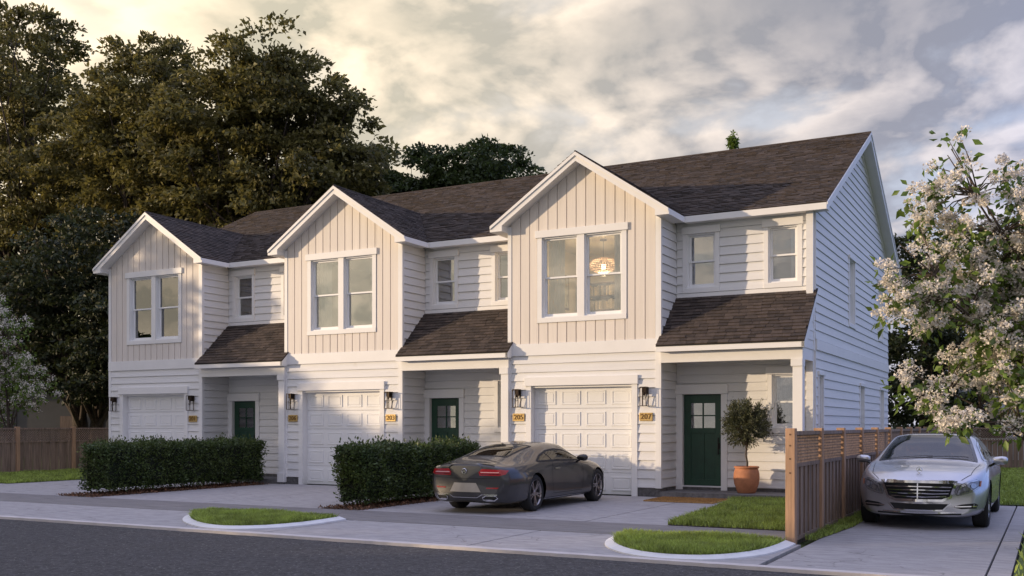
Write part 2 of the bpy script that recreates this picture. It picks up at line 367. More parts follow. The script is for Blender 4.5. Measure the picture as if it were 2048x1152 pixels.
def island(curve, label, n, seed):
    c = smooth_poly(curve)
    root = obj('grass_island', MB().add([(x, y, .02) for x, y in c], [tuple(range(len(c)))]), 'soil')
    tag(root, label, 'lawn', 'grass islands by the street'); root['kind'] = 'structure'
    cen = Vector((sum(p[0] for p in c) / len(c), sum(p[1] for p in c) / len(c)))
    mb = MB(); W = .13
    off = []
    for i, p in enumerate(c):
        a = Vector(c[max(i - 1, 0)]); b = Vector(c[min(i + 1, len(c) - 1)]); t = (b - a).normalized(); nn = Vector((t.y, -t.x))
        if nn.dot(Vector(p) - cen) < 0: nn = -nn
        off.append((p[0] + nn.x * W, p[1] + nn.y * W))
    for i in range(len(c) - 1):
        q = [c[i], c[i + 1], off[i + 1], off[i]]
        mb.prism([(x, y, -.05) for x, y in q], [(c[i][0], c[i][1], .055), (c[i + 1][0], c[i + 1][1], .055), (off[i + 1][0], off[i + 1][1], .018), (off[i][0], off[i][1], .018)])
    obj('kerb_ring', mb, 'kerb_white', root)
    sh = [(cen.x + (x - cen.x) * .985, cen.y + (y - cen.y) * .985) for x, y in c]
    blades(sh, n, .095, 'grass', root, seed, z=.02)
island([(-2.05, -7.76), (-1.75, -8.45), (-1.05, -9.2), (-.2, -9.72), (.35, -9.82), (.80, -9.5), (.98, -8.9), (.98, -8.3), (.92, -7.76)], 'grass island with white kerb between the left driveways and the street', 26000, 5)
island([(6.15, -7.76), (6.32, -8.6), (6.62, -9.25), (7.1, -9.75), (7.6, -9.9), (8.05, -9.7), (8.36, -9.1), (8.45, -8.4), (8.45, -7.76)], 'grass island with white kerb in front of the right fence post', 24000, 6)
rl = [(6.18, -6.09), (6.02, -4.6), (5.95, -3.2), (5.85, -2.0), (5.7, -1.0), (5.58, -.12), (8.38, -.12), (8.38, -6.09)]
lw = struct('front_lawn', MB().add([(x, y, .012) for x, y in rl], [tuple(range(len(rl)))]), 'soil')
blades(rl, 30000, .085, 'grass', lw, 8, z=.012)
fs = [(8.57, -7.2), (8.72, -7.2), (8.86, -5.0), (8.74, 1.0), (8.57, 1.0)]
lw = struct('fence_verge', MB().add([(x, y, .006) for x, y in fs], [tuple(range(len(fs)))]), 'soil')
blades(fs, 3000, .07, 'grass', lw, 9, z=.006)
ll = [(-18.7, -3.6), (-13.7, -3.6), (-13.7, 4), (-18.7, 5)]
lw = struct('left_lawn', MB().add([(x, y, .01) for x, y in ll], [tuple(range(4))]), 'turf')
blades(ll, 26000, .09, 'grass', lw, 10, z=.01, wid=.012)
bl = [(8.8, 1.0), (11.3, 1.0), (15, 4), (15, 19.6), (8.8, 19.6)]
lw = struct('back_lawn', MB().add([(x, y, .01) for x, y in bl], [tuple(range(5))]), 'turf')
blades(bl, 40000, .08, 'grass', lw, 11, z=.01, wid=.012)

yl = [(11.26, -10.03), (26, -10.03), (26, 19.6), (15.01, 19.6), (15.01, 3.98), (11.31, .98)]
lw = struct('yard_lawn', MB().add([(x, y, .006) for x, y in yl], [tuple(range(6))]), 'turf')
blades(yl, 45000, .08, 'grass', lw, 12, z=.006, wid=.010)

# ------------------------------------------------------------------ townhouses
P_, W_, D_, XR = 6.9756, 3.867, 1.062, 7.035
GS, AP, TZ, SO, OH = .677, 7.912, 6.396, .305, .3425
MS, EZ, EY, RZ, RY = .505, 6.412, .764, 9.4265, 6.734
def front(y): return lambda u, z, n: (u, y - n, z)
def side(x): return lambda u, z, n: (x + n, u, z)
def pbox(mb, P, u0, u1, z0, z1, n0, n1):
    return mb.prism([P(u0, z0, n0), P(u1, z0, n0), P(u1, z1, n0), P(u0, z1, n0)], [P(u0, z0, n1), P(u1, z0, n1), P(u1, z1, n1), P(u0, z1, n1)])
def sub_rect(rects, o):
    out = []
    for (a, b, c, d) in rects:
        if o[0] >= b or o[1] <= a or o[2] >= d or o[3] <= c: out.append((a, b, c, d)); continue
        if o[0] > a + .01: out.append((a, o[0], c, d))
        if o[1] < b - .01: out.append((o[1], b, c, d))
        lo, hi = max(a, o[0]), min(b, o[1])
        if o[2] > c + .02: out.append((lo, hi, c, o[2]))
        if o[3] < d - .02: out.append((lo, hi, o[3], d))
    return out
def wall(name, parent, P, u0, u1, z0, z1, ops, m, t=.15):
    us = sorted({u0, u1, *[o[0] for o in ops], *[o[1] for o in ops]}); zs = sorted({z0, z1, *[o[2] for o in ops], *[o[3] for o in ops]}); mb = MB()
    for i in range(len(us) - 1):
        for j in range(len(zs) - 1):
            cu, cz = (us[i] + us[i + 1]) / 2, (zs[j] + zs[j + 1]) / 2
            if cu < u0 or cu > u1 or cz < z0 or cz > z1 or any(o[0] < cu < o[1] and o[2] < cz < o[3] for o in ops): continue
            pbox(mb, P, us[i], us[i + 1], zs[j], zs[j + 1], -t, 0)
    return obj(name, mb, m, parent)
def siding(parent, P, u0, u1, z0, z1, rows, ops, m='siding', clips=(), nb=.038, ntp=.012, gap=.015):
    h = (z1 - z0) / rows
    for r in range(rows):
        a, b = z0 + r * h, z0 + (r + 1) * h; rects = [(u0, u1, a + gap, b)]
        for o in ops: rects = sub_rect(rects, o)
        full = [q for q in rects if q[3] - q[2] > (h - gap) * .98]; strips = [q for q in rects if q not in full]
        groups = [[q] for q in full]
        groups += [[q] for q in strips]
        for g in groups:
            mb = MB()
            for q in g:
                poly = [(q[0], q[2]), (q[1], q[2]), (q[1], q[3]), (q[0], q[3])]
                for c in clips: poly = clip(poly, *c) if len(poly) > 2 else poly
                if len(poly) < 3 or area(poly) < .004: continue
                nn = lambda z: nb + (ntp - nb) * (z - a) / h
                mb.prism([P(u, z, 0.0005) for u, z in poly], [P(u, z, nn(z)) for u, z in poly])
            if mb.v: obj('siding_board', mb, m, parent)
def window(parent, P, cas, head, ops, cw=.10, bot=.12, n_c=.045, zmid=None, glassmat='window_glass', sn=-.085):
    """casing outer (u0,u1,z0,z1), header (u0,u1,z0,z1), glazed openings [(ua,ub)]"""
    u0, u1, z0, z1 = cas; oz0 = z0 + bot; mb = MB()
    for a, b in ops:
        for q in ((a, a + .025, oz0, z1), (b - .025, b, oz0, z1), (a + .025, b - .025, oz0, oz0 + .025), (a + .025, b - .025, z1 - .025, z1)): pbox(mb, P, *q, -.149, .004)
    w = obj('window', mb, 'vinyl', parent)
    edges = [u0] + [x for o in ops for x in o] + [u1]
    for i in range(0, len(edges), 2): obj('casing', pbox(MB(), P, edges[i], edges[i + 1], oz0, z1, .0, n_c), 'trim', w)
    bevel(obj('sill', pbox(MB(), P, u0, u1, z0, oz0, .0, n_c + .006), 'trim', w))
    if head: bevel(obj('header', pbox(MB(), P, *head, .0, n_c + .03), 'trim', w))
    for a, b in ops:
        a2, b2, c2, d2 = a + .026, b - .026, oz0 + .026, z1 - .026; zm = zmid or (c2 + d2) / 2; f = .05
        for nm, lo, hi, n0 in (('upper_sash', zm - .02, d2, sn + .02), ('lower_sash', c2, zm + .02, sn - .018)):
            mb = MB()
            for q in ((a2, a2 + f, lo, hi), (b2 - f, b2, lo, hi), (a2 + f, b2 - f, lo, lo + (.07 if nm[0] == 'l' else .04)), (a2 + f, b2 - f, hi - .04, hi)): pbox(mb, P, *q, n0 - .036, n0)
            s = obj(nm, mb, 'vinyl', w)
            obj('pane', pbox(MB(), P, a2 + f - .003, b2 - f + .003, lo + .03, hi - .03, n0 - .021, n0 - .017), glassmat, w)
    return w
def room(parent, x0, x1, y0, y1, z0, z1, m):
    v = [(x0, y0, z0), (x1, y0, z0), (x1, y1, z0), (x0, y1, z0), (x0, y0, z1), (x1, y0, z1), (x1, y1, z1), (x0, y1, z1)]
    return obj('room_shell', MB().add(v, [(0, 1, 2, 3), (4, 7, 6, 5), (1, 5, 6, 2), (2, 6, 7, 3), (3, 7, 4, 0)]).mesh('room_shell', fix=False), m, parent)
def shingle_poly(mb, O, U, V, Nn, poly, v0, ln, t):
    top, bot = [], []
    for u, v in poly:
        h = t * (1 - (v - v0) / ln) + .003; q = O + U * u + V * v; top.append(q + Nn * h); bot.append(q - Nn * .001)
    n = len(poly); mb.add(bot + top, [tuple(range(n, 2 * n))] + [(i, (i + 1) % n, n + (i + 1) % n, n + i) for i in range(n)])
def shingles(O, U, V, u0, u1, vl, clipf, seed, ex=.128, parent=None, single=False, wr=(.13, .34), t=(.012, .026)):
    rnd = random.Random(seed); O, U, V = Vector(O), Vector(U), Vector(V); Nn = U.cross(V).normalized(); mb = MB(); rows = int(round(vl / ex)); ex = vl / rows; cnt = 0
    for r in range(rows):
        u = u0 - rnd.uniform(0, .15)
        while u < u1:
            w = rnd.uniform(*wr); a, b = max(u, u0), min(u + w - .006, u1); u += w
            if b - a < .03: continue
            v0 = r * ex - (.008 if r == 0 else 0); ln = ex * 1.12 if r < rows - 1 else ex
            dv = rnd.choice((0, 0, .012, -.006))
            poly = [(a, v0 - dv * (r > 0)), (b, v0 - dv * (r > 0)), (b, v0 + ln), (a, v0 + ln)]
            poly = clipf(poly, a, b, v0) if clipf else poly
            if not poly or len(poly) < 3 or area(poly) < .0015: continue
            m2 = MB() if single else mb
            shingle_poly(m2, O, U, V, Nn, poly, v0, ln, rnd.uniform(*t))
            if single and cnt < 300: obj('shingle', m2.mesh('shingle', fix=False), 'shingle_one', parent); cnt += 1
    return mb

def under(x, d=.2): return AP - GS * abs(x - W_ / 2) - d
def build_unit():
    H = thing('townhouse', '', 'townhouse')
    F0, F1 = front(0), front(D_)
    # garage storey
    gop = (.635, 3.2, -.2, 2.53)
    gw = wall('garage_wall', H, F0, .004, W_ - .004, 0, 3.27, [gop], 'siding')
    siding(gw, F0, .10, W_ - .10, .19, 3.27, 15, [(.50, 3.337, -1, 2.60)])
    for fd in (pbox(MB(), F0, .0, .50, -.05, .19, .0, .018), pbox(MB(), F0, 3.337, W_, -.05, .19, .0, .018), pbox(MB(), side(W_), .002, D_ - .02, -.05, .19, .001, .018)): obj('foundation', fd, 'foundation', H)
    tr = obj('garage_surround', pbox(MB(), F0, .50, .634, 0, 2.545, .0, .05), 'trim', H)
    obj('casing', pbox(MB(), F0, 3.201, 3.337, 0, 2.545, .0, .05), 'trim', tr)
    bevel(obj('header', pbox(MB(), F0, .47, 3.361, 2.546, 2.754, .0, .085), 'trim', tr))
    for q in ((.60, .637, 0, 2.53), (3.198, 3.24, 0, 2.53), (.637, 3.198, 2.50, 2.545)): obj('jamb', pbox(MB(), F0, *q, -.24, -.001), 'trim', tr)
    # sectional door, raised panels
    gd = MB(); hs = 2.50 / 5
    for i in range(5): pbox(gd, F0, .638, 3.197, .012 + i * hs, .012 + (i + 1) * hs - .006, -.20, -.150)
    gdo = bevel(obj('garage_door', gd, 'garage', H), .004, 2)
    obj('bottom_seal', pbox(MB(), F0, .64, 3.196, -.01, .011, -.19, -.155), 'matt_black', gdo)
    pm = None; cw = (3.197 - .638) / 4
    for i in range(5):
        for j in range(4):
            cx, cz = .638 + cw * (j + .5), .012 + hs * (i + .5) - .003
            if pm is None:
                mb = MB(); a, b = cw * .385, hs * .33; n = 0
                rings = [(a, b, .0005), (a - .006, b - .006, .016), (a - .034, b - .034, .016), (a - .040, b - .040, .004), (a - .052, b - .052, .004), (a - .066, b - .066, .013)]
                vs = [(sx * p, -q, sz * r) for p, r, q in rings for sx, sz in ((-1, -1), (1, -1), (1, 1), (-1, 1))]
                fs = [(k * 4 + e, k * 4 + (e + 1) % 4, k * 4 + 4 + (e + 1) % 4, k * 4 + 4 + e) for k in range(5) for e in range(4)] + [(20, 21, 22, 23)]
                pm = mb.add(vs, fs).mesh('panel')
            o = obj('panel', pm, 'garage', gdo); o.location = (cx, .150, cz)
    # belly band and corner boards
    bevel(obj('belly_band', pbox(MB(), F0, 0, W_, 3.271, 3.555, .0, .052), 'trim', H))
    for a, b in ((.0, .10), (W_ - .10, W_)):
        obj('corner_board', pbox(MB(), F0, a, b, .19, 3.27, 0, .040), 'trim', H); obj('corner_board', pbox(MB(), F0, a, b, 3.556, under(a if a < 1 else b) + .0, 0, .040), 'trim', H)
    obj('corner_board', pbox(MB(), side(W_), -.039, .055, .19, 6.25, .0, .034), 'trim', H)
    # gable storey
    gx = [(.92, 1.848), (2.022, 2.955)]
    gw = wall('gable_wall', H, F0, .004, W_ - .004, 3.27, 6.35, [(a, b, 4.16, 6.06) for a, b in gx], 'batten')
    obj('gable_peak', MB().ext([(.004, 6.35), (W_ - .004, 6.35), (W_ - .004, under(0)), (W_ / 2, under(W_ / 2)), (.004, under(0))], 'y', .001, .15), 'batten', gw)
    nb = 15; bw = (W_ - .2) / nb
    for i in range(nb):
        a, b = .10 + i * bw + .010, .10 + (i + 1) * bw - .010
        rects = sub_rect([(a, b, 3.556, 8.5)], (.785, 3.09, 4.035, 6.225)); full = [q for q in rects if q[3] - q[2] > 4]; grp = [full + [q for q in rects if q not in full]] if full else [[q] for q in rects]
        for g in grp:
          mb = MB()
          for q in g:
            poly = [(q[0], q[2]), (q[1], q[2]), (q[1], q[3]), (q[0], q[3])]; poly = clip(poly, -GS, 1, AP - .2 - GS * W_ / 2); poly = clip(poly, GS, 1, AP - .2 + GS * W_ / 2)
            if len(poly) > 2: mb.prism([F0(u, z, .0005) for u, z in poly], [F0(u, z, .026) for u, z in poly])
          bevel(obj('vertical_board', mb, 'batten', gw), .004, 1)
    window(H, F0, (.80, 3.075, 4.04, 6.06), (.752, 3.118, 6.062, 6.232), gx, zmid=5.11)
    room(H, .06, W_ - .06, .15, 4.2, 3.5, 6.30, 'room_cream')
    # return wall beside the porch
    rw = wall('return_wall', H, side(W_), .15, D_, .0, 6.3, [], 'siding')
    siding(rw, side(W_), .056, D_, .19, 6.26, 30, [])
    # recessed wall
    ua = (4.15, 4.82, 4.765, 6.03); ub = (6.03, 6.676, 4.765, 6.03); lw_ = (6.11, 6.72, 1.53, 2.74); dr = (4.045, 4.957, .12, 2.325)
    cw_ = wall('recessed_wall', H, F1, W_ + .002, P_ - .002, 0, 6.42, [ua, ub, lw_, dr], 'siding')
    siding(cw_, F1, W_ + .033, P_ - .004, 4.66, 6.30, 8, [(4.05, 4.92, 4.6, 6.21), (5.93, 6.776, 4.6, 6.21)])
    siding(cw_, F1, W_ + .033, P_ - .004, .19, 3.16, 15, [(3.86, 5.10, 0, 2.56), (6.0, 6.83, 1.42, 2.90)])
    obj('flashing_board', pbox(MB(), F1, W_ + .03, P_ - .002, 4.50, 4.655, 0, .045), 'trim', H)
    obj('step_wall', pbox(MB(), F1, W_ + .02, P_ - .002, .12, .19, 0, .02), 'foundation', H)
    window(H, F1, (4.05, 4.92, 4.665, 6.03), (4.03, 4.943, 6.032, 6.20), [ua[:2]], zmid=5.40)
    window(H, F1, (5.93, 6.776, 4.665, 6.03), (5.897, 6.80, 6.032, 6.20), [ub[:2]], zmid=5.40)
    window(H, F1, (6.01, 6.82, 1.43, 2.74), (5.98, 6.85, 2.742, 2.91), [lw_[:2]], zmid=2.13)
    room(H, W_ + .05, P_ - .05, D_ + .15, 4.2, 3.5, 6.30, 'room_cream')
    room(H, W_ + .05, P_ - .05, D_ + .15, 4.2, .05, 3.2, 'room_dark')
    # front door
    fr = obj('door_surround', pbox(MB(), F1, 3.885, 4.044, .12, 2.325, 0, .05), 'trim', H); obj('casing', pbox(MB(), F1, 4.958, 5.10, .12, 2.325, 0, .05), 'trim', fr)
    bevel(obj('header', pbox(MB(), F1, 3.87, 5.117, 2.327, 2.55, 0, .085), 'trim', fr))
    obj('threshold', pbox(MB(), F1, 4.045, 4.957, .185, .212, -.10, .03), 'trim', fr)
    d = MB(); x0, x1, z0, z1 = 4.05, 4.952, .215, 2.318; gx0, gx1, gz0, gz1 = 4.215, 4.79, 1.545, 2.12; px0, px1, pz0, pz1 = 4.215, 4.79, .36, 1.43
    N0, N1 = -.10, -.055
    for q in ((x0, gx0, z0, z1), (gx1, x1, z0, z1), (gx0, gx1, gz1, z1), (gx0, gx1, pz1, gz0), (gx0, gx1, z0, pz0)): pbox(d, F1, *q, N0, N1)
    mx = (gx0 + gx1) / 2; mz = (gz0 + gz1) / 2
    pbox(d, F1, mx - .03, mx + .03, pz0, pz1, N0, N1)
    pbox(d, F1, mx - .016, mx + .016, gz0, gz1, N0 + .01, N1 - .004); pbox(d, F1, gx0, mx - .016, mz - .014, mz + .014, N0 + .01, N1 - .004); pbox(d, F1, mx + .016, gx1, mz - .014, mz + .014, N0 + .01, N1 - .004)
    do = bevel(obj('front_door', d, 'door_green', H), .005, 2)
    for a, b in ((px0, mx - .03), (mx + .03, px1)): obj('panel', pbox(MB(), F1, a, b, pz0, pz1, N0 + .005, N1 - .018), 'door_green', do)
    for a, b in ((gx0, mx - .016), (mx + .016, gx1)):
        for c, e in ((gz0, mz - .014), (mz + .014, gz1)): obj('pane', pbox(MB(), F1, a, b, c, e, N0 + .02, N0 + .024), 'window_glass', do)
    hd = MB().tube([(4.885, D_ + .055 - .075, .93), (4.885, D_ + .055 - .075, 1.33)], .013, 8); hd.tube([(4.885, D_ + .06, .97), (4.885, D_ - .02, .97)], .009, 6); hd.tube([(4.885, D_ + .06, 1.29), (4.885, D_ - .02, 1.29)], .009, 6)
    pbox(hd, F1, 4.855, 4.915, 1.06, 1.20, -.056, -.040); obj('door_handle', hd, 'black_metal', do)
    # porch
    obj('porch_slab', MB().box(W_ + .02, P_ + .03, -.10, D_ - .02, -.05, .12), 'porch_slab', H)
    obj('porch_ceiling', MB().box(W_ + .035, P_ - .002, -.02, D_ - .03, 3.165, 3.20), 'soffit', H)
    bevel(obj('porch_beam', MB().box(W_ + .036, XR - .005, -.10, .10, 3.0, 3.235), 'trim', H))
    c = MB().box(6.825, 7.03, -.115, .095, .30, 2.845); c.box(6.79, 7.034, -.14, .12, 2.846, 2.999); c.box(6.80, 7.034, -.14, .12, .05, .31)
    bevel(obj('porch_post', c, 'trim', H))
    # porch roof
    O = Vector((W_ + .0, -.284, 3.378)); V = Vector((0, D_ + .284 - .046, 4.563 - 3.378)); vl = V.length; V.normalize(); U = Vector((1, 0, 0)); Lr = 7.109 - W_
    prm = MB(); y1 = D_ - .001; z1 = 3.378 + (y1 + .284) * V.z / V.y
    prm.ext([(-.27, 3.24), (y1, 3.24), (y1, z1 - .012), (-.27, 3.368)], 'x', W_ + .036, 7.03)
    pr = obj('porch_roof', prm, 'soffit', H)
    obj('roof_deck', MB().ext([(-.30, 3.348), (y1, z1 - .03), (y1, z1 - .0), (-.30, 3.362)], 'x', W_ + .001, 7.109), 'roof_deck', pr)
    bevel(obj('fascia', MB().box(W_ - .006, 7.104, -.292, -.265, 3.232, 3.372), 'trim', pr), .004, 1)
    shingles(O + Vector((0, 0, .004)), U, V, 0, Lr, vl, None, 11, ex=.118, parent=pr, single=True, wr=(.15, .31))
    rk = MB(); rk.ext([(-.292, 3.232), (-.10, 3.232), (y1, z1 - .20), (y1, z1 - .035), (-.292, 3.345)], 'x', 7.045, 7.10); obj('rake_board', rk, 'trim', pr)
    # gable roof
    gr = MB(); yv = EY + (AP - TZ) / MS
    for s in (-1, 1):
        cx = W_ / 2; e = cx + s * (cx + SO)
        top = [(e, -OH, TZ), (cx, -OH, AP), (cx, yv, AP), (e, EY, TZ)]
        gr.prism([(x, y, z - .005) for x, y, z in top], [(x, y, z - .05) for x, y, z in top])
    gro = obj('gable_roof', gr, 'roof_deck', H)
    cx = W_ / 2
    for s in (-1, 1):
        e = cx + s * (cx + SO); ex_ = cx + s * cx
        q = [(e, TZ - .055), (cx, AP - .055), (cx, AP - .2), (ex_, under(0))]
        sf = MB().ext([(e, TZ - .056), (cx, AP - .056), (cx, AP - .2), (ex_, TZ - .2 + GS * SO), (ex_, 6.262), (e, 6.262)], 'y', -OH + .03, .0)
        obj('rake_soffit', sf, 'soffit', gro)
        bd = MB().ext([(e, TZ - .05), (cx, AP - .05), (cx, AP - .21), (ex_ , TZ - .21 + GS * SO), (ex_, 6.258), (e, 6.258)], 'y', -OH, -OH + .029)
        obj('rake_board', bd, 'trim', gro)
        ct = MB().ext([(e + s * .012, TZ - .075), (e + s * .012, TZ - .006), (cx, AP - .002), (cx, AP - .085)], 'y', -OH - .03, -OH + .02); obj('rake_trim', ct, 'trim', gro)
        ev = MB().ext([(ex_ + s * .001, 6.262), (e, 6.262), (e, TZ - .055), (ex_ + s * .001, TZ - .055 + GS * SO)], 'y', .0, EY + .002); obj('eave_soffit', ev, 'soffit', gro)
        fb = MB().box(min(e, e + s * .022), max(e, e + s * .022), -OH + .001, EY + (.0 if s < 0 else .0), 6.256, TZ - .012); obj('fascia', fb, 'trim', gro)
    V = Vector((-(cx + SO), 0, AP - TZ)); vl = V.length; V.normalize(); O = Vector((W_ + SO, -OH, TZ))
    ylen = yv + OH
    # keep below the valley: y <= EY + (yv-EY)*v/vl   (u = y + OH)
    k = (yv - EY) / vl
    f = lambda poly, a, b, v0: clip(poly, 1, -k, EY + OH)
    s1 = shingles(O + Vector((0, 0, .002)), Vector((0, 1, 0)), V, -.02, ylen, vl, f, 21)
    V2 = Vector((cx + SO, 0, AP - TZ)).normalized(); O2 = Vector((-SO, -OH, TZ))
    s2 = shingles(O2 + Vector((0, 0, .002)), Vector((0, -1, 0)), V2, -ylen, .02, vl, lambda poly, a, b, v0: clip(poly, -1, -k, EY + OH), 22)
    s1.add(s2.v, s2.f); s1.tube([(cx, -OH - .02, AP + .004), (cx, yv, AP + .004)], .028, 6)
    obj('gable_shingles', s1.mesh('gable_shingles', fix=False), 'shingle', gro, 'stuff')
    return H
proto = build_unit()
proto['label'] = 'right end white townhouse with gable numbered 205 and 207 and a blue shaded side wall'
units = [proto]
for k in (1, 2):
    c = copy_tree(proto); c.location.x = -k * P_; units.append(c)
units[1]['label'] = 'middle white townhouse with gable window between the two hedges, numbered 206 and 203'
units[2]['label'] = 'left white townhouse, farthest down the row, behind the left hedge, numbered 201'
for u in units: u['group'] = 'row of white townhouses'

# main roof of each house, with its own fascia, shingles and walls behind
cosm = 1 / math.sqrt(1 + MS * MS); VL = (RY - EY) / cosm; Vm = Vector((0, cosm, MS * cosm)); va = (AP - TZ) / MS / cosm
for k, H in enumerate(units):
    x0 = -SO - .02 if k == 2 else .0; x1 = XR + .322 if k == 0 else P_
    YB = 2 * RY - EY
    rd = MB()
    rd.ext([(EY - .005, EZ - .012), (RY, RZ - .006), (YB + .005, EZ - .012), (YB + .005, EZ - .05), (RY, RZ - .06), (EY - .005, EZ - .05)], 'x', x0 + .001, x1 - .001)
    ro = obj('main_roof', rd, 'roof_deck', H)
    fx1 = x1 - .006 if k == 0 else P_ - SO - .024
    obj('fascia', MB().box(W_ + SO + .0, fx1, EY - .024, EY, 6.256, EZ - .016), 'trim', ro)
    obj('eave_soffit', MB().ext([(D_ + .0, 6.262), (EY + .001, 6.262), (EY + .001, EZ - .055), (D_, EZ - .055 + MS * (D_ - EY))], 'x', W_ + SO, fx1 - .001), 'soffit', ro)
    cx = W_ / 2
    def f(poly, a, b, v0, k=k):
        if v0 < va:
            m = (a + b) / 2; s = (cx + SO) / va
            if m > cx: poly = clip(poly, -1, -s, -(W_ + SO))            # right of this gable's valley
            else: poly = clip(poly, 1, -s, -SO) if k == 2 or a < cx else poly
            if k > 0 and poly and len(poly) > 2 and m > cx: poly = clip(poly, 1, -s, P_ - SO)   # left of the next gable
        return poly
    sh = shingles((0, EY, EZ + .002), (1, 0, 0), Vm, x0, x1, VL, f, 31 + k, t=(.011, .027))
    sh.tube([(x0, RY, RZ + .002), (x1, RY, RZ + .002)], .03, 6)
    obj('roof_shingles', sh.mesh('roof_shingles', fix=False), 'shingle', ro, 'stuff')
    obj('rear_wall', MB().box(.0 if k else .0, P_ - .001 if k else XR - .16, 12.0, 12.08, 0, 6.4), 'siding', H)
# exposed end wall of the right-hand house
def roofline(y, d): return RZ - MS * abs(y - RY) - d
H = units[0]; S1 = side(XR)
YE = 12.08
wl = [(5.10, 6.05, 4.12, 5.86), (9.95, 10.95, 4.12, 5.86), (1.30, 1.95, 1.05, 2.72), (6.75, 7.55, 1.05, 2.66), (10.35, 11.15, 1.05, 2.66)]
ops = [(a + .09, b - .09, c + .10, d) for a, b, c, d in wl]
ew = wall('end_wall', H, S1, D_ - .149, YE, 0, 6.2, ops, 'siding_side')
obj('end_gable', MB().ext([(D_ - .149, 6.2), (YE, 6.2), (YE, roofline(YE, .06)), (RY, roofline(RY, .06)), (D_ - .149, roofline(D_ - .149, .06))], 'x', XR - .15, XR), 'siding_side', ew)
wcl = [(-MS, 1, RZ - .08 - MS * RY), (MS, 1, RZ - .08 + MS * RY)]
siding(ew, S1, D_ + .0, YE, 3.49, 9.30, 29, [(a, b, c, d + .09) for a, b, c, d in wl], 'siding_side', wcl, nb=.034, gap=.011)
siding(ew, S1, D_ + .0, YE, .19, 3.265, 15, [(a, b, c, d + .09) for a, b, c, d in wl], 'siding_side', nb=.034, gap=.011)
obj('belly_band', pbox(MB(), S1, D_ + .04, YE, 3.266, 3.489, 0, .05), 'trim', H)
for q in ((.19, 3.24), (4.5, 6.255)): obj('corner_board', pbox(MB(), front(D_), XR - .11, XR + .036, *q, 0, .037), 'trim', H)
obj('foundation', pbox(MB(), S1, D_ - .02, YE, -.05, .19, 0, .015), 'foundation', H)
for (a, b, c, d) in wl:
    window(H, S1, (a, b, c, d), (a - .02, b + .02, d + .001, d + .09), [(a + .09, b - .09)], bot=.10, n_c=.04)
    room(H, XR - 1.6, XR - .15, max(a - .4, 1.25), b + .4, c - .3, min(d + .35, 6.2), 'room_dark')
rg = MB()
rr = obj('end_rake', MB().ext([(EY, EZ - .055), (RY, RZ - .062), (2 * RY - EY, EZ - .055), (2 * RY - EY, EZ - .20), (RY, RZ - .19), (EY, EZ - .15)], 'x', XR + .001, XR + .295), 'soffit', H)
obj('rake_board', MB().ext([(EY - .02, EZ - .04), (RY, RZ - .05), (2 * RY - EY + .02, EZ - .04), (2 * RY - EY + .02, EZ - .21), (RY, RZ - .215), (EY + .1, EZ - .15), (EY - .02, EZ - .156)], 'x', XR + .296, XR + .322), 'trim', rr)
obj('rake_trim', MB().ext([(EY - .02, EZ - .008), (RY, RZ - .004), (2 * RY - EY + .02, EZ - .008), (2 * RY - EY + .02, EZ - .06), (RY, RZ - .06), (EY - .02, EZ - .06)], 'x', XR + .323, XR + .342), 'trim', rr)
obj('frieze_board', MB().ext([(D_, roofline(D_, .20)), (RY, RZ - .20), (YE, roofline(YE, .20)), (YE, roofline(YE, .30)), (RY, RZ - .31), (D_, roofline(D_, .28))], 'x', XR + .001, XR + .045), 'trim', rr)
# porch end of the right-hand house
obj('porch_side_beam', MB().box(6.85, 7.028, .101, D_ - .03, 3.0, 3.235), 'trim', H)
pe = obj('porch_gable', MB().ext([(-.09, 3.236), (D_ - .03, 3.236), (D_ - .03, 4.40), (-.09, 3.37)], 'x', 6.95, 7.031), 'siding_side', H)
siding(pe, side(7.031), -.05, D_ - .12, 3.24, 4.44, 6, [], 'siding_side', [(-.88, 1, 3.36)], nb=.013, ntp=.003, gap=.01)
obj('end_post', MB().box(6.93, 7.05, D_ - .125, D_ - .04, 3.236, 4.36), 'trim', H)
obj('left_end_wall', MB().box(-.001, .15, .151, 12.0, 0, 6.4), 'siding', units[2])

# ------------------------------------------------------------------ wall lanterns and number plaques
def lantern_mesh():
    r = .0075; mb = MB(); a = .072
    z0, z1 = -.21, .21; y0, y1 = -.20, -.055
    X = (-a, a); Y = (y0, y1)
    for x in X:
        for y in Y: mb.box(x - r, x + r, y - r, y + r, z0, z1)
    for z in (z0, z1 - .0):
        for y in Y: mb.box(-a, a, y - r, y + r, z - r, z + r)
        for x in X: mb.box(x - r, x + r, y0, y1, z - r, z + r)
    mb.box(-.004, .004, y0 - .004, y0 + .004, z0, z1)
    return mb
lm = lantern_mesh().mesh('cage')
mnt = MB().box(-.05, .05, -.055, -.001, .06, .215).mesh('mount'); arm = MB().box(-.035, .035, -.165, -.056, .09, .212); arm.lathe([(.0, .02), (.026, .02), (.026, .09), (.0, .09)], 10, (0, -.125, 0)); arm = arm.mesh('socket')
blb = MB().lathe([(.0, -.075), (.02, -.06), (.03, -.03), (.024, .0), (.014, .019)], 12, (0, -.125, 0)).mesh('bulb_glass', True)
def lantern(x, z, label):
    t = thing('wall_lantern', label, 'lantern', (x, -.034, z), 0, 'black cage lanterns beside the garage doors')
    bevel(obj('mount', mnt, 'bronze', t), .004); obj('cage', lm, 'bronze', t); obj('socket', arm, 'bronze', t); obj('bulb', blb, 'clear_glass', t)
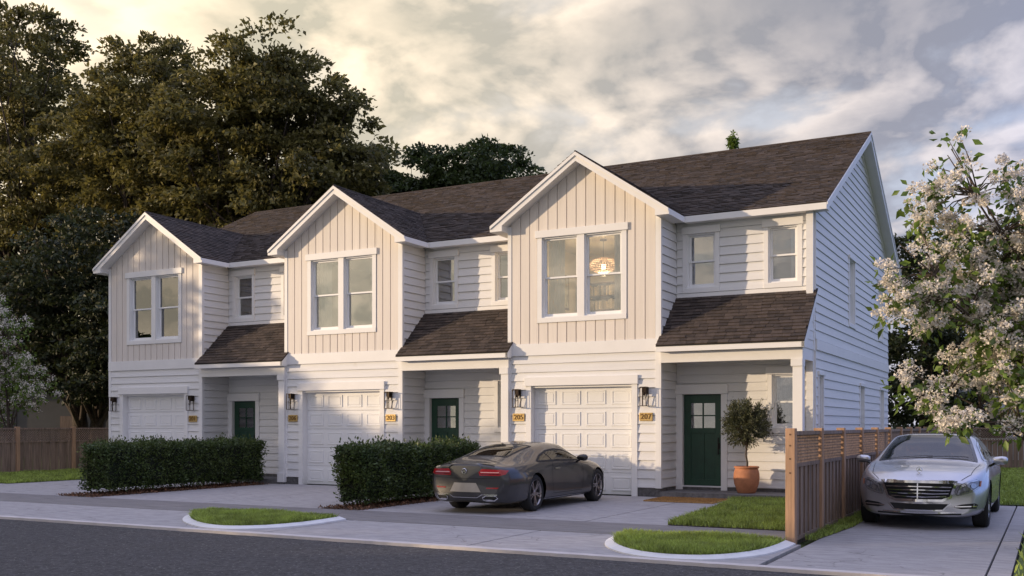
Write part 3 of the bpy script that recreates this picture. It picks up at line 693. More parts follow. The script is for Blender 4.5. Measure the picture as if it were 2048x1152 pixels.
def text_mesh(s, size, ext):
    cu = bpy.data.curves.new('t', 'FONT'); cu.body = s; cu.size = size; cu.extrude = ext; cu.align_x = 'CENTER'; cu.align_y = 'CENTER'; cu.offset = .0025; cu.space_character = 1.05
    o = bpy.data.objects.new('t', cu); COL.objects.link(o); dg = bpy.context.evaluated_depsgraph_get()
    me = bpy.data.meshes.new_from_object(o.evaluated_get(dg)); bpy.data.objects.remove(o); bpy.data.curves.remove(cu); return me
def plaque(x, z, s, label):
    t = thing('number_plaque', label, 'house number', (x, -.034, z), 0, 'brass house number plaques')
    bevel(obj('plate', MB().box(-.158, .158, -.028, .0, -.092, .092), 'brass', t), .006)
    rim = MB()
    for q in ((-.150, -.143, -.085, .085), (.143, .150, -.085, .085), (-.143, .143, -.085, -.078), (-.143, .143, .078, .085)): rim.box(q[0], q[1], -.032, -.0275, q[2], q[3])
    obj('rim', rim, 'brass', t)
    n = obj('numerals', text_mesh(s, .165, .006), 'numeral', t); n.rotation_euler = (math.radians(90), 0, 0); n.location = (0, -.031, 0)
for k, (lh, rh, ln, rn) in enumerate((('205', '207', 'above the 205 plaque, left of the right garage door', 'above the 207 plaque, right of the right garage door'),
                                  ('206', '203', 'above the 206 plaque, left of the middle garage door', 'above the 203 plaque, right of the middle garage door'),
                                  (None, '201', 'at the far left corner of the left townhouse', 'above the 201 plaque, right of the left garage door'))):
    X = -k * P_
    lantern(X + .31, 2.255, 'black cage wall lantern ' + ln); lantern(X + 3.545, 2.255, 'black cage wall lantern ' + rn)
    g = ('right', 'middle', 'left')[k]
    if lh: plaque(X + .305, 1.80, lh, 'brass plaque reading %s left of the %s garage door' % (lh, g))
    plaque(X + 3.55, 1.80, rh, 'brass plaque reading %s right of the %s garage door' % (rh, g))

# ------------------------------------------------------------------ things seen through the windows
def curtain(x0, x1, y, z0, z1, label, m='curtain', amp=.03, fold=.09, grp='curtains in the windows'):
    n = max(8, int((x1 - x0) / .012)); V = []; F = []
    for i in range(n + 1):
        x = x0 + (x1 - x0) * i / n; w = amp * math.sin(6.283 * (x - x0) / fold) + amp * .4 * math.sin(2.1 * 6.283 * (x - x0) / fold + 1)
        V += [(x, y + w, z0), (x + .01 * math.sin(i), y + w * .8, (z0 + z1) / 2), (x, y + w * .6, z1)]
    for i in range(n):
        for j in (0, 1): F.append((i * 3 + j, i * 3 + 3 + j, i * 3 + 4 + j, i * 3 + 1 + j))
    o = obj('curtain', mesh_np('curtain', V, F), m); o.data.polygons.foreach_set('use_smooth', [True] * len(F))
    sd = o.modifiers.new('cloth', 'SOLIDIFY'); sd.thickness = .003
    return tag(o, label, 'curtain', grp)
where = ('right', 'middle', 'left')
for k in range(3):
    X = -k * P_
    curtain(X + .92, X + 1.36, .34, 4.1, 6.15, 'white curtain at the left of the %s gable window' % where[k])
    curtain(X + 2.62, X + 3.02, .34, 4.1, 6.15, 'white curtain at the right of the %s gable window' % where[k])
    curtain(X + 6.46, X + 6.74, D_ + .30, 4.6, 6.1, 'white curtain in the %s house window next to the roof corner' % where[k])
    curtain(X + 6.05, X + 6.78, D_ + .30, 1.45, 2.85, 'grey curtain behind the %s porch window' % where[k], 'curtain_dark', .035, .10)
curtain(-2 * P_ + 4.12, -2 * P_ + 4.85, D_ + .30, 4.6, 6.1, 'pale curtain in the left house small upper window by the gable', 'curtain')
# lit pendant, bookcase with books, framed picture in the right-hand room
lp = thing('pendant_lamp', 'lit woven pendant lamp hanging in the right gable room', 'lamp', (1.62, 2.04, 6.30))
obj('ceiling_rose', MB().lathe([(.0, -.03), (.085, -.03), (.085, -.002), (.0, -.002)], 20), 'bronze', lp)
obj('cord', MB().tube([(0, 0, -.03), (0, 0, -.50)], .006, 6), 'black_metal', lp)
sh = MB()
for i in range(28):
    a = 6.283 * i / 28; pts = [(r * math.cos(a), r * math.sin(a), z) for r, z in ((.07, -.46), (.26, -.52), (.37, -.62), (.36, -.70), (.24, -.79), (.12, -.82))]
    sh.tube(pts, .011, 4, False)
for r, z in ((.26, -.52), (.37, -.62), (.37, -.67), (.35, -.715), (.24, -.79), (.12, -.82), (.32, -.57), (.31, -.75)): sh.tube([(r * math.cos(t * .2618), r * math.sin(t * .2618), z) for t in range(25)], .009, 4, False)
obj('shade', sh, 'lamp_rattan', lp); obj('bulb', MB().lathe([(.0, -.76), (.05, -.74), (.065, -.69), (.05, -.64), (.0, -.60)], 14).mesh('bulb', True), 'bulb', lp)
pl = bpy.data.lights.new('pendant_light', 'POINT'); pl.energy = 32; pl.color = (1, .74, .45); pl.shadow_soft_size = .07; plo = bpy.data.objects.new('pendant_light', pl); COL.objects.link(plo); plo.location = (0, 0, -.86); plo.parent = lp
bc = thing('bookcase', 'dark walnut bookcase full of books in the right gable room', 'bookcase', (.12, 3.72, 3.5))
for q in ((0, .03, 0, .34, 0, 1.98), (1.42, 1.45, 0, .34, 0, 1.98)): obj('side_panel', MB().box(*q), 'walnut', bc)
obj('back_panel', MB().box(.03, 1.42, .33, .345, 0, 1.98), 'walnut', bc)
for z in (.05, .44, .83, 1.22, 1.60, 1.95): obj('shelf', MB().box(.03, 1.42, 0, .33, z, z + .03), 'walnut', bc)
rb = random.Random(4); nbk = 0
for z, wch in ((1.25, 'upper'), (1.63, 'top')):
    x = .05
    while x < 1.36:
        w = rb.uniform(.03, .055); h = rb.uniform(.20, .29)
        if rb.random() < .86:
            b = obj('book', MB().box(.12 + x, .12 + x + w - .004, 3.76, 3.98, 3.5 + z + .001, 3.5 + z + h), 'book_paper')
            tag(b, 'upright book in the row on the %s shelf of the bookcase' % wch, 'book', 'books on the %s shelf' % wch)
        x += w
pc = thing('picture_frame', 'framed picture on the left wall of the right gable room', 'picture', (.062, 2.9, 4.72))
obj('frame', MB().box(0, .03, -.38, .38, 0, .92), 'walnut', pc); obj('print', MB().box(.03, .034, -.33, .33, .05, .87), 'picture', pc)

# ------------------------------------------------------------------ fences
def fence(label, p0, p1, n, first=True, grp=None, peg=False):
    p0, p1 = Vector(p0), Vector(p1); L = (p1 - p0).length; ang = math.atan2(p1.y - p0.y, p1.x - p0.x)
    t = thing('fence', label, 'fence', (p0.x, p0.y, 0), ang, grp); s = L / n
    pm = MB().box(-.065, .065, -.065, .065, -.05, 1.565).mesh('post')
    nb = 12; bm = MB().box(-.079, .079, -.011, .011, .03, 1.03).mesh('board'); rm = MB().box(.066, s - .066, -.032, .032, 0, .055).mesh('rail')
    lat = MB(); w = .011; step = .088; h0, h1 = 1.085, 1.47; ll = s - .13
    k = -int((h1 - h0) / step) - 1
    while k * step < ll:
        for sg, yy in ((1, -.009), (-1, .009)):
            a = k * step; b = a + (h1 - h0)
            q = [(a - w * 1.4, h0), (a + w * 1.4, h0), (b + w * 1.4, h1), (b - w * 1.4, h1)]
            if sg < 0: q = [(u, h0 + h1 - z) for u, z in q][::-1]
            q = clip(clip(q, -1, 0, 0), 1, 0, ll)
            if len(q) > 2: lat.ext([(u + .065, z) for u, z in q], 'y', yy - .0075, yy + .0075)
        k += 1
    lat = lat.mesh('lattice')
    for i in range(n + 1):
        o = bevel(obj('post', pm, 'fence_post', t), .008); o.location = (i * s, 0, 0)
        if peg and i == 0:
            for z in (1.48, 1.33, 1.15, .96): c = obj('peg', MB().lathe([(.0, -.004), (.013, -.004), (.013, .0)], 10, (0, 0, 0), 'x').mesh('peg'), 'fence_peg', o); c.location = (-.0655, 0, z)
        if i == n: break
        for z in (1.03, 1.47): r = obj('rail', rm, 'fence_wood', t); r.location = (i * s, 0, z)
        r = obj('rail', rm, 'fence_wood', t); r.location = (i * s, 0, .02)
        g = obj('lattice', lat, 'fence_wood', t, 'stuff'); g.location = (i * s, 0, 0)
        for j in range(nb):
            b = obj('board', bm, 'fence_wood', t); b.location = (i * s + .065 + (s - .13 - .02) * (j + .5) / nb + .01, -.0115 if j % 2 else .0115, 0)
    return t
fence('brown lattice topped fence between the front lawn and the silver sedan', (8.50, -7.66), (8.50, 19.8), 15, peg=True)
fence('brown lattice topped fence along the left lawn', (-18.8, -4.0), (-18.8, 11.2), 7)
fence('brown lattice topped fence across the back lawn behind the silver sedan', (8.72, 19.8), (22, 19.8), 6)

# ------------------------------------------------------------------ plants
def leaves(name, pos, L, seed, m, parent=None, wid=.5, axis=None, up=.6, fold=.18, kind=None):
    """one folded two-triangle leaf at each position"""
    rs = np.random.RandomState(seed); n = len(pos); pos = np.asarray(pos)
    a = rs.normal(size=(n, 3)); a /= np.linalg.norm(a, axis=1)[:, None]
    if axis is not None: a = a * .75 + axis; a /= np.linalg.norm(a, axis=1)[:, None]
    nn = rs.normal(size=(n, 3)) * .8 + np.array([0, 0, up]); nn -= a * (nn * a).sum(1)[:, None]; nn /= np.linalg.norm(nn, axis=1)[:, None] + 1e-9
    s = np.cross(a, nn); l = (np.asarray(L) * (.65 + .7 * rs.rand(n)))[:, None]
    V = np.zeros((n, 4, 3)); V[:, 0] = pos; V[:, 1] = pos + a * l * .45 + s * l * wid * .5 + nn * l * fold; V[:, 2] = pos + a * l; V[:, 3] = pos + a * l * .45 - s * l * wid * .5 + nn * l * fold
    F = (np.array([[0, 1, 2], [0, 2, 3]])[None] + np.arange(n)[:, None, None] * 4).reshape(-1, 3)
    return obj(name, mesh_np(name, V.reshape(-1, 3), F), m, parent, kind)
def in_ball(rs, n, pw=.45):
    d = rs.normal(size=(n, 3)); d /= np.linalg.norm(d, axis=1)[:, None]; return d * (rs.rand(n) ** pw)[:, None]
def tree(name, label, cat, base, trunk_h, tr, lobes, ncl, per, leaf, m, seed, clr=(.55, 1.0), flat=.5, limbs=40, group=None, stems=1, droop=-.35, wid=.55, parent_mat='bark', spread=.15):
    t = thing(name, label, cat, base, 0, group); rs = np.random.RandomState(seed); rnd = random.Random(seed)
    vol = np.array([l[3] * l[4] * l[5] for l in lobes]) ** .8; pick = rs.choice(len(lobes), ncl, p=vol / vol.sum()); lb = np.array(lobes)[pick]
    C = lb[:, :3] + in_ball(rs, ncl, .42) * lb[:, 3:6]; C[:, 2] = np.maximum(C[:, 2], .3)
    rad = clr[0] + (clr[1] - clr[0]) * rs.rand(ncl)
    cen = np.array(lobes)[:, :3].mean(0)
    pos, ax = [], []
    for c, r in zip(C, rad):
        k = max(4, int(per * (.6 + .8 * rs.rand()))); q = in_ball(rs, k, .6) * np.array([r, r, r * flat]); q[:, 2] -= .35 * flat * (q[:, 0] ** 2 + q[:, 1] ** 2) / r
        pos.append(c + q); o = (c + q - cen); o[:, 2] *= .3; o /= np.linalg.norm(o, axis=1)[:, None] + 1e-6; o[:, 2] += droop; ax.append(o * .7)
    leaves('crown', np.vstack(pos), leaf, seed + 1, m, t, wid, np.vstack(ax))
    mb = MB(); tops = []
    for sidx in range(stems):
        a = 6.283 * sidx / max(stems, 1) + rnd.random(); e = spread * trunk_h * (stems > 1)
        pts = [(e * .1 * math.cos(a), e * .1 * math.sin(a), -.05)] + [(e * f * math.cos(a) + rnd.uniform(-.12, .12) * tr * 4 * f, e * f * math.sin(a) + rnd.uniform(-.12, .12) * tr * 4 * f, trunk_h * f) for f in (.25, .5, .75, 1)]
        r0 = tr / math.sqrt(stems); mb.tube(pts, [r0 * 1.35, r0, r0 * .85, r0 * .65, r0 * .35], 8); tops.append(pts)
    obj('trunk', mb.mesh('trunk', True), parent_mat, t)
    br = MB()
    for i in rs.choice(ncl, min(limbs, ncl), replace=False):
        c = Vector(C[i]); st = tops[rnd.randrange(len(tops))]; zt = min(max(c.z * rnd.uniform(.35, .7), trunk_h * .15), trunk_h * .98)
        f = zt / trunk_h * 4; j = min(int(f), 3); p = Vector(st[j]).lerp(Vector(st[j + 1]), f - j)
        mid = p.lerp(c, .5) + Vector((rnd.uniform(-.1, .1), rnd.uniform(-.1, .1), .12)) * (c - p).length
        r0 = tr * .30 * (1 - .5 * zt / trunk_h); br.tube([p, p.lerp(mid, .55) , mid, c], [r0, r0 * .75, r0 * .5, r0 * .12], 5, False)
    obj('limbs', br.mesh('limbs', True), parent_mat, t, 'stuff')
    return t
BG = 'tall trees behind the townhouses'
tree('maple_tree', 'tallest broad dark tree rising behind the left and middle townhouses', 'tree', (-20.2, 13.8, 0), 15.5, .50,
     [(0, 0, 16.2, 3.0, 3.0, 3.8), (3.3, 1.2, 13.6, 2.4, 2.4, 3.6), (-2.6, -1.2, 14.0, 2.6, 2.6, 3.8), (1.6, 0, 12.2, 3.4, 3, 2.6), (-1.5, 0, 11.5, 3.8, 3, 2.4)], 420, 140, .25, 'maple_leaf', 41, (.6, 1.1), .42, 70, BG, 3, spread=.09)
tree('maple_tree', 'golden edged tree left of the tallest tree above the left gable', 'tree', (-28.0, 13.7, 0), 15, .45,
     [(.8, 0, 16.0, 3.4, 3.4, 4.6), (-2.6, 0, 14.6, 3.2, 3.0, 4.2), (2.9, 0, 13.4, 2.8, 2.8, 4.2), (0, 0, 9.0, 4.2, 3.4, 3.4)], 460, 140, .25, 'maple_leaf', 42, (.6, 1.1), .42, 60, BG, 2, spread=.08)
tree('maple_tree', 'tall hazy tree at the far left edge under the sun glow', 'tree', (-39.5, 15.2, 0), 18, .5,
     [(-.5, 0, 20.6, 4.4, 4, 5.0), (-4, 0, 15, 4.2, 4, 5), (3.4, 0, 14.5, 3.6, 3.6, 4.6), (0, 0, 10.5, 5, 4, 4)], 460, 140, .28, 'maple_leaf', 43, (.7, 1.2), .42, 60, BG, 2, spread=.08)
tree('cedar_tree', 'dark layered tree with low bare limbs beside the left townhouse', 'tree', (-25.0, 8.2, 0), 9.5, .40,
     [(0, 0, 8.4, 3.6, 3.2, 2.4), (-2.6, -.6, 6.2, 3.4, 3, 2.2), (3.0, 0, 5.6, 3.0, 2.8, 2.6), (1.6, -.5, 3.9, 3.0, 2.6, 1.5), (-3.4, 0, 4.4, 3.0, 2.6, 1.8)], 500, 90, .22, 'dark_leaf', 44, (.5, .95), .30, 60, BG, 2, spread=.2)
tree('chestnut_tree', 'dark round tree behind the middle roof, left of three', 'tree', (-18.9, 19.6, 0), 11, .35, [(.6, 0, 12.6, 1.9, 2.0, 3.2), (-1.9, 0, 11.9, 2.4, 2.2, 2.6), (2.0, 0, 11.4, 1.8, 2, 2.8)], 300, 125, .21, 'green_leaf', 45, (.5, .85), .32, 30, BG)
tree('chestnut_tree', 'dark flat topped tree behind the middle roof, middle of three', 'tree', (-15.2, 20.4, 0), 10, .35, [(0, 0, 12.3, 2.2, 2.4, 3.0), (1.6, 0, 12.3, 1.6, 1.8, 2.6)], 260, 125, .21, 'green_leaf', 46, (.5, .85), .32, 30, BG)
tree('chestnut_tree', 'dark rounded tree behind the middle roof, right of three, nearest the right gable', 'tree', (-12.2, 21.0, 0), 11, .35, [(0, 0, 12.2, 2.3, 2.4, 3.4), (1.6, 0, 10.6, 1.6, 1.6, 2.4)], 280, 125, .21, 'green_leaf', 47, (.5, .85), .32, 30, BG)
tree('dark_tree', 'dark tree behind the right end wall beside the blossoms', 'tree', (6.6, 27.6, 0), 8.5, .3, [(0, 0, 7.4, 2.2, 2.2, 3.4), (.6, 0, 4.2, 2.6, 2.4, 3.0), (-.8, 0, 2.6, 2.4, 2, 2.2)], 260, 80, .22, 'dark_leaf', 48, (.45, .8), .5, 30, BG)
tree('young_tree', 'slim sapling top just showing above the right roof ridge', 'tree', (-.15, 20.0, 0), 13.2, .035, [(0, 0, 13.40, .16, .16, .42)], 26, 22, .13, 'lilac_leaf', 49, (.08, .16), .8, 8, BG)
tree('young_tree', 'small leafy tree top beside the right gable above the ridge', 'tree', (-8.6, 20.6, 0), 11.6, .08, [(0, 0, 11.9, .6, .5, .7), (0, 0, 9.4, 1, 1, 1.2)], 40, 22, .20, 'green_leaf', 50, (.12, .3), .8, 16, BG)

# blossom trees
def blossom_tree(label, base, lobes, ncl, stems, seed, L=.11, fl=.034, fr=.085, nb=46, per=9, h=5.4, group='white blossom trees', near=True):
    t = thing('blossom_tree', label, 'tree', base, 0, group); rs = np.random.RandomState(seed); rnd = random.Random(seed)
    lb = np.array(lobes); vol = (lb[:, 3] * lb[:, 4] * lb[:, 5]) ** .75; pk = rs.choice(len(lb), ncl, p=vol / vol.sum()); C = lb[pk, :3] + in_ball(rs, ncl, .5) * lb[pk, 3:6]
    pos, ax, fp, fa = [], [], [], []
    for c in C:
        k = rs.randint(per // 2, per + 4); q = in_ball(rs, k, .5) * np.array([.20, .20, .17]); pos.append(c + q); d = q / (np.linalg.norm(q, axis=1)[:, None] + 1e-6); d[:, 2] -= .35; ax.append(d)
        if rs.rand() < .86:
            for _ in range(rs.randint(2, 5)):
                cc = c + in_ball(rs, 1, .5)[0] * np.array([.16, .16, .14]) + np.array([0, 0, .06]); k = int(nb * (.5 + rs.rand() * .7)); r = fr * (.7 + .6 * rs.rand())
                q = in_ball(rs, k, .33) * np.array([r, r, r * .8]); fp.append(cc + q); fa.append(q / r)
    leaves('crown', np.vstack(pos), L, seed + 1, 'lilac_leaf', t, .52, np.vstack(ax), .5, .12)
    leaves('blossoms', np.vstack(fp), fl, seed + 2, 'blossom', t, .95, np.vstack(fa) * .6, .2, .15, 'stuff')
    mb = MB(); br = MB(); ends = []
    for i in range(stems):
        l = lobes[i % len(lobes)]; top = Vector((l[0], l[1], l[2] + l[5] * .7)) + Vector((rnd.uniform(-.3, .3), rnd.uniform(-.3, .3), 0))
        p0 = Vector((rnd.uniform(-.1, .1), rnd.uniform(-.1, .1), -.05)); m1 = Vector((top.x * .10, top.y * .10, min(1.7, top.z * .42))); m2 = Vector((top.x * .58, top.y * .58, top.z * .72 + .1))
        pts = [p0, p0.lerp(m1, .5), m1, m2, top]; mb.tube(pts, [.055, .045, .034, .02, .006], 6); ends.append(pts)
    obj('trunk', mb.mesh('trunk', True), 'bark', t)
    for c in C:
        c = Vector(c); best = min(((Vector(p[j]).lerp(Vector(p[j + 1]), f)) for p in ends for j in range(1, 4) for f in (.2, .6)), key=lambda q: (q - c).length + .8 * max(0, q.z - c.z))
        m = best.lerp(c, .5) + Vector((0, 0, .08)); br.tube([best, m, c], [.011, .008, .003], 4, False)
    obj('twigs', br.mesh('twigs', True), 'twig', t, 'stuff')
    return t
def camdir(px, py, dist):
    f = 2018.69; r = (px - 1024) / f; u = (851.28 - py) / f; c, s = math.cos(YAW), math.sin(YAW); return (11.632 + (r * c - s) * dist, -21.525 + (r * s + c) * dist, 1.6 + u * dist)
bb = Vector((12.25, -5.30, 0))
def lob(px, py, d, rx, rz): q = Vector(camdir(px, py, d)) - bb; return (q.x, q.y, q.z, rx, rx, rz)
blossom_tree('white flowering tree at the right edge overhanging the silver sedan', bb,
    [lob(1895, 420, 14, .50, 1.1), lob(1850, 600, 13.8, .55, .55), lob(1960, 560, 14.2, .75, .85), lob(2060, 480, 14, .65, 1.25), lob(1990, 700, 14.2, .95, .75), lob(1850, 790, 13.9, .40, .38), lob(2060, 760, 13.6, .8, .8), lob(1782, 575, 13.8, .12, .8), lob(2120, 600, 14, 1.0, 1.4), lob(1925, 845, 13.4, .42, .12), lob(2030, 870, 13.3, .2, .25)],
    560, 13, 61, L=.13, per=10, fl=.034, nb=60, fr=.085)
blossom_tree('white flowering tree at the far left edge above the fence', (-20.3, 1.1, 0), [(0, 0, 4.0, 1.0, 1.0, 1.6), (.55, .3, 2.9, 1.05, 1.0, 1.0), (-.6, 0, 5.2, .7, .7, 1.1), (-1, 0, 2.6, 1.2, 1, 1.2)], 260, 7, 62, L=.13, per=16, fl=.045, fr=.10, nb=16)

# hedges
def hedge(label, x0, x1, y0, y1, h, seed):
    t = thing('hedge', label, 'hedge', ((x0 + x1) / 2, (y0 + y1) / 2, 0), 0, 'clipped hedges between the driveways'); rs = np.random.RandomState(seed); a, b = (x1 - x0) / 2, (y1 - y0) / 2
    def surf(n, inset):
        # points on the four sides and the top, rounded and uneven
        ar = np.array([2 * b * h, 2 * b * h, 2 * a * h, 2 * a * h, 4 * a * b]); f = rs.choice(5, n, p=ar / ar.sum()); u = rs.rand(n) * 2 - 1; v = rs.rand(n)
        p = np.zeros((n, 3)); nn = np.zeros((n, 3)); d = inset * rs.rand(n) ** 1.6
        z = .10 + v * (h - .10)
        for i, (sx, sy) in enumerate(((1, 0), (-1, 0), (0, 1), (0, -1))):
            m = f == i; p[m] = np.stack([sx * a if sx else u * a, sy * b if sy else u * b, z], 1)[m] if False else np.stack([np.where(sx != 0, sx * (a - d), u * a), np.where(sy != 0, sy * (b - d), u * b), z], 1)[m]; nn[m] = (sx, sy, .25)
        m = f == 4; p[m] = np.stack([u * a, (rs.rand(n) * 2 - 1) * b, h - d], 1)[m]; nn[m] = (0, 0, 1)
        q = p + np.array([x0, y0, 0]); w = .045 * (np.sin(q[:, 1] * 5.1 + q[:, 2] * 3) + np.sin(q[:, 1] * 11.3 + q[:, 0] * 7) * .6 + np.sin(q[:, 2] * 9 + q[:, 1] * 2.2) * .6)
        p += nn * (w + rs.normal(size=n) * .025)[:, None]
        p[:, 0] *= 1 - .22 * np.exp(-p[:, 2] / .14); p[:, 1] *= 1 - .03 * np.exp(-p[:, 2] / .14)
        return p, nn
    p, nn = surf(34000, .22); leaves('foliage', p, .058, seed, 'hedge_leaf', t, .55, nn * .8, .5, .12)
    p, nn = surf(700, .0); nn[:, 2] += .5; leaves('stray_sprigs', p + nn * .05, .07, seed + 3, 'hedge_leaf', t, .5, nn, .5, .12, 'stuff')
    mb = MB(); n = 10
    core = MB(); st = 24
    for i in range(st):
        ya, yb = -b * .93 + 2 * b * .93 * i / st, -b * .93 + 2 * b * .93 * (i + 1) / st
    core.ext([(-a * .60, .16), (a * .60, .16), (a * .76, .35), (a * .76, h - .16), (a * .6, h - .10), (-a * .6, h - .10), (-a * .76, h - .16), (-a * .76, .35)], 'y', -b * .955, b * .955); obj('light_block_core', core, 'hedge_core', t)  # dark solid core added to stop light passing through the leaves
    for i in range(int(2 * b / .28)):
        y = -b + .2 + i * .28; x = rs.uniform(-.2, .2); s = MB()
        s.tube([(x, y, 0), (x + rs.uniform(-.05, .05), y, .12), (x + rs.uniform(-.12, .12), y + rs.uniform(-.1, .1), .34)], [.014, .011, .007], 5); obj('stem', s.mesh('stem', True), 'twig', t)
    return t
hedge('clipped green hedge in front of the left townhouse', -8.28, -7.40, -5.62, -.30, 1.17, 71)
hedge('clipped green hedge beside the dark coupe in front of the middle townhouse', -.82, -.02, -5.70, -1.40, 1.17, 72)
def mulch(label, x0, x1, y0, y1, seed):
    b = struct('mulch_bed', MB().box(x0, x1, y0, y1, -.1, .004), 'soil'); rs = np.random.RandomState(seed); n = int(900 * (x1 - x0) * (y1 - y0))
    p = np.stack([rs.uniform(x0 - .08, x1 + .10, n), rs.uniform(y0 - .06, y1, n), rs.uniform(.006, .03, n)], 1)
    leaves('leaf_litter', p, .05, seed, 'mulch', b, .6, None, 1.6, .1, 'stuff'); return b
mulch('', -8.34, -7.31, -6.09, -.42, 73); mulch('', -.81, .05, -6.09, -.03, 74)

# olive tree in a terracotta pot, door mat
ot = thing('olive_tree', 'small round olive tree growing in the terracotta pot', 'tree', (5.70, .45, .62))
rs = np.random.RandomState(81); C = in_ball(rs, 210, .45) * np.array([.44, .44, .42]) + np.array([0, 0, 1.03]); pos, ax = [], []
for c in C:
    k = 48; d = c - np.array([0, 0, .85]); d /= np.linalg.norm(d); q = np.outer(rs.rand(k), d) * .26 + rs.normal(size=(k, 3)) * .022; pos.append(c - d * .08 + q); ax.append(np.tile(d, (k, 1)) * .9)
leaves('crown', np.vstack(pos), .062, 82, 'olive_leaf', ot, .32, np.vstack(ax), .3, .05)
mb = MB().tube([(0, 0, -.05), (.02, 0, .15), (-.015, .01, .35), (.01, 0, .55)], [.024, .021, .019, .017], 8); obj('trunk', mb.mesh('trunk', True), 'bark', ot)
br = MB()
for c in C[::4]: br.tube([(.01, 0, .52), (c[0] * .35, c[1] * .35, .52 + (c[2] - .52) * .5), tuple(c)], [.011, .008, .003], 4, False)
obj('branches', br, 'bark', ot, 'stuff')
pt = thing('plant_pot', 'round terracotta pot beside the right front door', 'plant pot', (5.70, .45, .121))
obj('bowl', MB().lathe([(.0, .0), (.185, .0), (.20, .02), (.265, .20), (.282, .32), (.275, .44), (.25, .525), (.243, .54), (.268, .548), (.272, .575), (.262, .588), (.238, .585), (.232, .55), (.24, .48), (.0, .48)], 40).mesh('bowl', True), 'terracotta', pt)
obj('potting_soil', MB().lathe([(.0, .535), (.12, .54), (.236, .53)], 24).mesh('potting_soil', True), 'soil', pt)
dm = obj('doormat', MB().box(4.0, 5.52, -1.42, -.20, .001, .026), 'coir'); tag(dm, 'brown coir doormat on the driveway before the right porch step', 'doormat'); bevel(dm, .006)
rs = np.random.RandomState(83); n = 9000
leaves('coir_pile', np.stack([rs.uniform(4.01, 5.51, n), rs.uniform(-1.41, -.21, n), np.full(n, .024)], 1), .018, 84, 'coir', dm, .3, np.tile([0, 0, .8], (n, 1)), .2, .0, 'stuff')

# neighbouring houses seen past the fences, shade trees across the street
gh = thing('grey_house', 'grey neighbour house behind the left fence under the trees', 'house', (-36, 13, 0), math.radians(28))
obj('wall', MB().box(-7, 7, 0, 8, 0, 3.9), 'grey_wall', gh); obj('roof', MB().ext([(-.6, 3.7), (4, 6.3), (8.6, 3.7), (8.6, 3.9), (4, 6.5), (-.6, 3.9)], 'x', -7.5, 7.5), 'neighbour_roof', gh)
obj('door', MB().box(2, 2.95, -.06, 0, .05, 2.1), 'fence_wood', gh)
for x in (-4.5, -1.5, 5): o = obj('window', MB().box(x, x + 1.2, -.05, .0, 1.1, 2.5), 'neighbour_roof', gh); obj('pane', MB().box(x + .08, x + 1.12, -.056, -.051, 1.18, 2.42), 'gloss_black', o)
nh = thing('pale_house', 'pale blue neighbour house behind the back fence and blossoms', 'house', (12.5, 31, 0), 0)
obj('wall', MB().ext([(-5.2, 0), (4.2, 0), (4.2, 5.2), (-.5, 8.0), (-5.2, 5.2)], 'y', 0, 9), 'neighbour_wall', nh)
siding(nh, lambda u, z, n: (u, -n, z), -5.2, 4.2, .2, 5.2, 25, [], 'neighbour_wall')
obj('roof', MB().ext([(-5.7, 4.85), (-.5, 8.0), (4.7, 4.85), (4.7, 5.1), (-.5, 8.25), (-5.7, 5.1)], 'y', -.4, 9.3), 'neighbour_roof', nh)
for x, z in ((-4.0, .9), (-1.2, .9), (1.7, .9), (-3.6, 3.4), (1.2, 3.4)): o = obj('window', MB().box(x, x + 1.3, -.09, -.03, z, z + 1.5), 'trim', nh); obj('pane', MB().box(x + .12, x + 1.18, -.096, -.091, z + .12, z + 1.38), 'gloss_black', o)
sp = [((-31, -6.2), 9.5, 'beyond the left fence'), ((-31, -10.8), 11.8, 'nearest the left fence'), ((-31.5, -14.6), 7.4, 'second along the street'), ((-31, -18.0), 5.9, 'third along the street'), ((-31, -21.6), 5.6, 'fourth along the street'), ((-31, -25.5), 6.4, 'fifth along the street'), ((-31, -30), 6.6, 'sixth along the street'), ((-31, -35), 6.8, 'farthest along the street')]
st = None
for i, ((x, y), h, w) in enumerate(sp):
    lab = 'dense shade tree out of view to the left, ' + w
    if st is None:
        st = tree('shade_tree', lab, 'tree', (x, y, 0), 8, .3, [(0, 0, 5.0, 2.4, 2.7, 4.6), (0, 1.4, 3.5, 2.0, 1.7, 3.2), (0, -1.4, 3.5, 2.0, 1.7, 3.2)], 300, 60, .34, 'green_leaf', 91, (.5, .9), .7, 20, 'shade trees out of view'); o = st
    else: o = copy_tree(st); o.location = (x, y, 0); o['label'] = lab
    o.scale = (1, 1, h / 9.9); o.rotation_euler.z = i * 2.1

